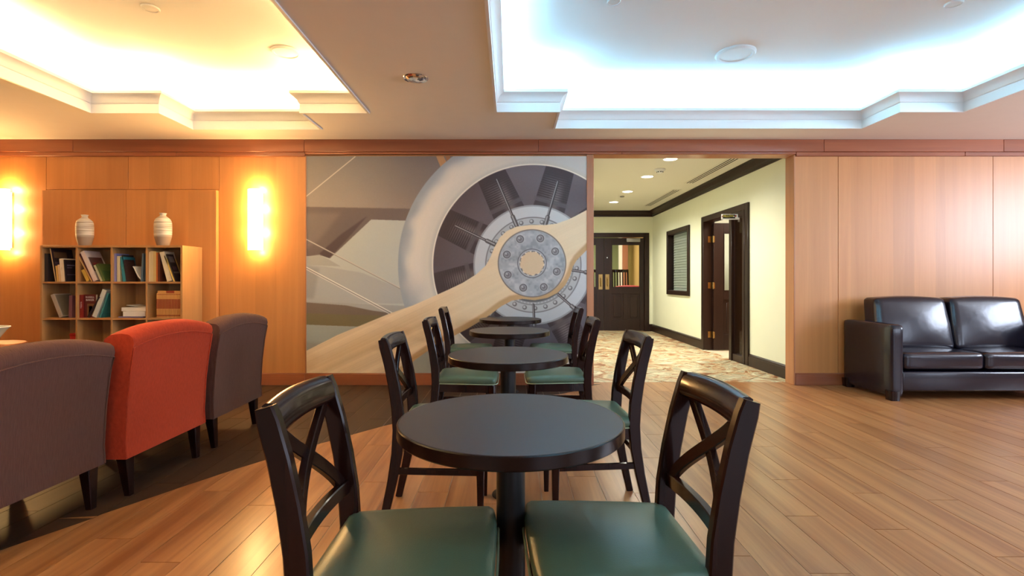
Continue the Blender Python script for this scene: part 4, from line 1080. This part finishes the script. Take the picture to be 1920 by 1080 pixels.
# ------------------------------------------------------------------ dining chairs
def dining_chair():
    """faces +x, origin on the floor under the seat"""
    t = empty('dining_chair'); W = M['espresso']
    def bp(y): return (-.20, y)
    HB = .170     # half spacing of the back posts
    for s in (-1, 1):
        y = s*HB; pts = []; ha = []; hb = []
        for z, x, d in ((0, -.285, .017), (.10, -.262, .019), (.22, -.236, .022), (.34, -.216, .025), (.45, -.208, .027), (.55, -.214, .027), (.65, -.229, .026), (.75, -.250, .025), (.83, -.272, .024), (.862, -.281, .020)):
            pts.append((x, y+s*(.010 if z < .3 else 0)*(1-z/.3) if z < .3 else y, z)); ha.append(d); hb.append(.0145)
        bm = bmesh.new(); bar(bm, pts, ha, hb, (1, 0, 0), .3); obj('rear_leg', bm, W, t)
        # front leg, tapered
        bm = bmesh.new(); bar(bm, [(.165, s*.190, 0), (.165, s*.190, .20), (.163, s*.190, .432)], [.012, .016, .021], [.012, .016, .021], (1, 0, 0), .2); obj('front_leg', bm, W, t)
        # side stretcher and side apron
        bm = bmesh.new(); bar(bm, [(-.228, s*HB, .262), (.165, s*.190, .262)], .009, .014, (0, 1, 0), .2); obj('stretcher', bm, W, t)
    # rear and cross stretchers
    bm = bmesh.new(); bar(bm, [(-.222, -HB, .32), (-.222, HB, .32)], .009, .014, (1, 0, 0), .2); obj('stretcher', bm, W, t)
    # seat frame
    bm = bmesh.new()
    prism(bm, [(-.215, -.172), (.172, -.205), (.187, -.190), (.187, .190), (.172, .205), (-.215, .172)], .385, .438)
    obj('seat_frame', bm, W, t, angle=.4)
    # upholstered seat, wider at the front, crowned
    def shp(q):
        u = (q.x+.205)/.41; k = .83+.19*min(1, max(0, u))
        r = 1-.06*max(0, (abs(q.y)/.215))**4*u
        return (q.x*r, q.y*k, q.z-.012*max(0, u-.8)*5*0)
    bm = bmesh.new(); pillow(bm, (-.005, 0, .462), (.208, .218, .024), .022, (0, 0, .020), 14, shp); obj('seat_cushion', bm, M['green'], t, angle=2)
    # piping round the foot of the cushion
    pts = []
    for (x, y) in ((-.208, -.178), (-.1, -.190), (.05, -.206), (.165, -.217), (.196, -.20), (.205, -.17), (.207, 0), (.205, .17), (.196, .20), (.165, .217), (.05, .206), (-.1, .190), (-.208, .178)):
        pts.append((x, y, .4415))
    bm = bmesh.new(); tube(bm, pts, .0035, 6, closed=True); obj('piping', bm, M['green_pipe'], t)
    # crest rail, bowed backwards, rounded top
    n = 12; bm = bmesh.new(); rings = []
    for i in range(n+1):
        s = -1+2*i/n; y = s*(HB-.0135); bow = -.013*(1-s*s)
        cx_ = -.272+bow; sec = []
        for k in range(14):
            a = 2*PI*k/14; sx = math.cos(a); sz = math.sin(a)
            xx = .023*math.copysign(abs(sx)**.8, sx); zz = .036*math.copysign(abs(sz)**.75, sz)
            sec.append(bm.verts.new((cx_+xx-.26*zz, y, .831+zz+.004*(1-s*s))))
        rings.append(sec)
    for a, b_ in zip(rings[:-1], rings[1:]):
        for k in range(14): bm.faces.new((a[k], a[(k+1) % 14], b_[(k+1) % 14], b_[k]))
    bm.faces.new(rings[0]); bm.faces.new(rings[-1][::-1])
    obj('crest_rail', bm, W, t, angle=.9)
    # lower back rail, bowed
    bm = bmesh.new(); pts = []
    for i in range(9):
        s = -1+2*i/8; pts.append((-.217-.014*(1-s*s), s*(HB-.008), .560))
    bar(bm, pts, .019, .011, (0, 0, 1), .25); obj('lower_rail', bm, W, t)
    # the two curved members of the X
    for sgn in (-1, 1):
        pts = []
        for i in range(13):
            u = i/12; z = .568+u*(.812-.568)
            y = sgn*(-1+2*u)*(HB-.030)
            y = sgn*(HB-.026)*math.sin((2*u-1)*PI/2*.62)/math.sin(PI/2*.62)*1.0
            # members bow: steep at the foot, flatter at the crossing
            y += sgn*.018*math.sin(u*PI)*(-1)
            sy = y/HB; x = -.217-(z-.56)*.215-.014*(1-min(1, sy*sy))+sgn*.0035
            pts.append((x, y, z))
        bm = bmesh.new(); bar(bm, pts, .0095, .0165, (1, 0, 0), .25); obj('cross_bar', bm, W, t)
    return t
DC_G = 'cross-back dining chairs at the four round tables'
proto = dining_chair()
chairs = [
    (-.238, 1.245, 0, 'dark cross-back dining chair with green seat, front left, nearest the camera'),
    (.247, 1.290, PI+.05, 'dark cross-back dining chair with green seat, front right, nearest the camera'),
    (-.300, 2.480, 0, 'dark cross-back chair with green seat, left behind the nearest round table'),
    (.365, 2.540, PI+.04, 'dark cross-back chair with green seat, right behind the nearest round table'),
    (-.290, 3.560, 0, 'dark cross-back chair with green seat, left behind the second round table'),
    (.310, 3.590, PI, 'dark cross-back chair with green seat, right behind the second round table'),
    (-.385, 4.990, 0, 'farthest left cross-back chair, standing in front of the mural'),
    (.400, 5.010, PI, 'farthest right cross-back chair, standing by the corridor opening post'),
]
for i, (x, y, rz, lb) in enumerate(chairs):
    c_ = proto if i == 0 else copy_tree(proto)
    c_.location = (x, y, 0); c_.rotation_euler = (0, 0, rz); tag(c_, lb, 'chair', DC_G)

# ------------------------------------------------------------------ round tables
def round_table():
    t = empty('round_table'); R = .315; zt = .742
    bm = bmesh.new(); lathe(bm, [(0, zt-.036), (R-.004, zt-.036), (R, zt-.032), (R, zt-.003), (R-.002, zt-.0005), (R-.0055, zt-.0005), (R-.0055, zt-.004), (0, zt-.004)], 96); obj('edge_band', bm, M['edge'], t, angle=.5)
    bm = bmesh.new(); lathe(bm, [(0, zt), (R-.006, zt), (R-.0055, zt-.001), (R-.0055, zt-.004)], 96); obj('tabletop', bm, M['laminate'], t, angle=.5)
    bm = bmesh.new(); lathe(bm, [(.0, .706), (.11, .706), (.11, .700), (.045, .690), (.041, .68), (0, .68)], 32); obj('mounting_plate', bm, M['black_metal'], t, angle=.6)
    bm = bmesh.new(); lathe(bm, [(.0405, .03), (.0405, .69)], 32); obj('pedestal', bm, M['black_metal'], t)
    bm = bmesh.new(); lathe(bm, [(0, .0), (.082, 0), (.085, .004), (.083, .009), (.055, .016), (.046, .03), (.046, .05), (0, .05)], 48); obj('base', bm, M['black_metal'], t, angle=.8)
    return t
tb = round_table()
for i, (x, y, lb) in enumerate(((.001, 1.430, 'round table with charcoal top nearest the camera'), (-.012, 2.670, 'second round charcoal table from the camera'), (-.006, 3.960, 'third round charcoal table from the camera'), (0, 5.150, 'fourth round charcoal table, farthest back, touching the mural'))):
    c_ = tb if i == 0 else copy_tree(tb)
    c_.location = (x, y, 0); tag(c_, lb, 'table', 'round tables in a row')

# ------------------------------------------------------------------ armchairs (backs towards the tables, facing -x)
def armchair(cloth, m, label, loc, rz=0, hgt=0.0):
    t = tag(empty('armchair', loc, rz), label, 'armchair', 'armchairs in a row'); HW = .338
    n = 20
    # back: cross-section swept over the width with an arched top
    def section(s):
        ar = hgt-.045*abs(s)**2.2; w_ = 1
        zt = .878+ar
        return [(.0, .205), (-.006, .30), (.004, .50), (.022, .66), (.040, zt-.075), (.046, zt-.045), (.040, zt-.018), (.020, zt-.002), (-.02, zt+.004), (-.075, zt-.004), (-.105, zt-.025), (-.120, zt-.07), (-.125, .60), (-.13, .42), (-.13, .205)]
    bm = bmesh.new(); rings = []
    for i in range(n+1):
        s = -1+2*i/n; s = math.copysign(abs(s)**.8, s)
        sec = section(s); z_ = []
        for (x, z) in sec:
            fl = HW*(1+.025*max(0, (z-.35))/.5)            # flares outwards to the top
            e_ = 0
            z_.append(bm.verts.new((x-.018*e_*e_, s*fl, z-.012*e_*e_*(z > .7))))
        rings.append(z_)
    k_ = len(rings[0])
    for a, b_ in zip(rings[:-1], rings[1:]):
        for k in range(k_): bm.faces.new((a[k], a[(k+1) % k_], b_[(k+1) % k_], b_[k]))
    bm.faces.new(rings[0][::-1]); bm.faces.new(rings[-1])
    bk = obj('backrest', bm, m, t, angle=1.0)
    # piping round the back panel
    pts = []
    zt = lambda s: section(s)[4][1]
    def edge(s, z, x): return (x+.003, s*HW*(1+.025*max(0, z-.35)/.5), z)
    for z, x in ((.21, 0), (.30, -.006), (.50, .004), (.66, .022)): pts.append(edge(-.99, z, x))
    for i in range(17):
        s = -.99+1.98*i/16; pts.append(edge(s, zt(s)+.004, .042))
    for z, x in ((.66, .022), (.50, .004), (.30, -.006), (.21, 0)): pts.append(edge(.99, z, x))
    bm = bmesh.new(); tube(bm, pts, .0038, 6); obj('piping', bm, m, bk)
    # arms, sloping down to the front
    for s in (-1, 1):
        bm = bmesh.new(); rings = []
        for (x, zt_) in ((-.10, .70), (-.20, .655), (-.32, .62), (-.45, .60), (-.58, .59), (-.66, .585), (-.675, .57)):
            y1 = s*HW*1.0; y0 = s*(HW-.10); sec = []
            for (yy, zz) in ((y1, .21), (y1, .40), (y1+s*.006, zt_-.05), (y1-s*.002, zt_-.015), (y1-s*.03, zt_), (y0+s*.03, zt_), (y0+s*.004, zt_-.018), (y0, zt_-.05), (y0, .21)): sec.append(bm.verts.new((x, yy, zz)))
            rings.append(sec)
        for a, b_ in zip(rings[:-1], rings[1:]):
            for k in range(9): bm.faces.new((a[k], a[(k+1) % 9], b_[(k+1) % 9], b_[k]))
        bm.faces.new(rings[0]); bm.faces.new(rings[-1][::-1]); obj('arm', bm, m, t, angle=1.0)
    obj('seat_base', bbox(-.64, -.12, -HW+.10, HW-.10, .21, .33, bev=.012), m, t)
    bm = bmesh.new(); pillow(bm, (-.40, 0, .395), (.27, HW-.102, .065), .04, (0, 0, .02), 10); obj('seat_cushion', bm, m, t, angle=2)
    for sx, sy in ((-.045, -1), (-.045, 1), (-.62, -1), (-.62, 1)):
        kick = .02 if sx > -.1 else -.005
        bm = bmesh.new(); bar(bm, [(sx+kick, sy*(HW-.055), 0), (sx, sy*(HW-.05), .215)], [.016, .030], [.016, .030], (1, 0, 0), .15); obj('leg', bm, M['espresso'], t)
    return t
armchair('brown', M['brown_cord'], 'brown corduroy armchair seen from behind, nearest, cut by the left edge', (-2.06, 2.225, 0), -.03, -.02)
armchair('red', M['red_cloth'], 'red-orange armchair seen from behind between two brown ones', (-1.985, 2.955, 0), .0, .02)
armchair('brown', M['brown_cord'], 'brown corduroy armchair seen from behind, farthest of the row, beside the wall', (-1.985, 3.715, 0), .02, .008)

# side table and pot at the left edge
t = tag(empty('side_table', (-4.18, 4.0, 0)), 'round wooden side table behind the armchairs at the left edge', 'table')
bm = bmesh.new(); lathe(bm, [(0, .600), (.26, .600), (.27, .610), (.27, .622), (.262, .63), (0, .63)], 48); obj('top', bm, M['trim'], t, angle=.6)
bm = bmesh.new(); lathe(bm, [(.03, .02), (.025, .3), (.03, .60)], 24); obj('pedestal', bm, M['espresso'], t)
bm = bmesh.new(); lathe(bm, [(0, 0), (.2, 0), (.2, .012), (.04, .03), (0, .03)], 40); obj('foot', bm, M['espresso'], t, angle=.6)
t = tag(empty('ceramic_bowl', (-4.145, 4.0, .631)), 'pale green and white tapered ceramic bowl on the side table', 'bowl')
M['celadon'] = plain('celadon_glaze', (.45, .55, .45, 1), .25, noise=.1, nscale=10)
bm = bmesh.new(); lathe(bm, [(0, 0), (.06, 0), (.075, .03), (.12, .10), (.142, .127), (.145, .130), (.138, .129), (.11, .095), (.06, .03), (0, .02)], 48); obj('body', bm, M['celadon'], t, angle=1)
bm = bmesh.new(); tube(bm, [(.142*math.cos(a), .142*math.sin(a), .130) for a in [2*PI*k/48 for k in range(48)]], .004, 6, closed=True); obj('rim', bm, M['white'], t)

# ------------------------------------------------------------------ leather sofa
S0, S1, SY0, SY1 = 3.575, 5.34, 4.745, 5.45
t = tag(empty('sofa', ((S0+S1)/2, SY1, 0)), 'black leather two-seat sofa against the maple wall at the right', 'sofa')
inv = Matrix.Translation((-(S0+S1)/2, -SY1, 0))
def sp(name, bm, m='leather', angle=1.0, parent=None):
    o = obj(name, bm, M[m], t if parent is None else parent, angle=angle)
    if parent is None: o.matrix_parent_inverse = inv
    return o
AW = .115
for x0 in (S0, S1-AW):
    bm = bmesh.new(); pillow(bm, (x0+AW/2, (SY0+SY1)/2, .375), (AW/2, (SY1-SY0)/2, .34), .028, (.006, 0, .004), 10); sp('arm', bm, angle=2)
bm = bmesh.new(); box(bm, S0+AW-.01, S1-AW+.01, SY0+.015, SY0+.10, .085, .275, bev=.022, seg=3); sp('front_rail', bm)
bm = bmesh.new(); box(bm, S0+AW-.01, S1-AW+.01, SY0+.09, SY1-.02, .10, .27, bev=.01); sp('base', bm)
bm = bmesh.new(); box(bm, S0+AW-.01, S1-AW+.01, SY1-.13, SY1-.01, .26, .66, bev=.03, seg=3); sp('back_frame', bm)
sm = (S0+S1)/2
for i in (0, 1):
    a = S0+AW+.004 if i == 0 else sm+.004; b_ = sm-.004 if i == 0 else S1-AW-.004
    bm = bmesh.new(); pillow(bm, ((a+b_)/2, (SY0+SY1-.17)/2+.005, .370), ((b_-a)/2, (SY1-.17-SY0)/2, .078), .035, (0, .006, .022), 14); sp('seat_cushion', bm, angle=2)
    def lean(q): return (q.x*(1-.05*max(0, q.z)/.25), q.y+.20*q.z, q.z-.012*(q.x/.37)**2*(1 if q.z > 0 else 0))
    bm = bmesh.new(); pillow(bm, ((a+b_)/2-(.0), SY1-.245, .70), ((b_-a)/2, .10, .262), .04, (0, .030, .010), 14, lean); sp('back_cushion', bm, angle=2)
for x in (S0+.035, S1-.035):
    for y in (SY0+.04, SY1-.04):
        bm = bmesh.new(); bar(bm, [(x, y, 0), (x, y, .09)], [.04, .045], [.04, .045], (1, 0, 0), .1); sp('leg', bm, 'espresso')
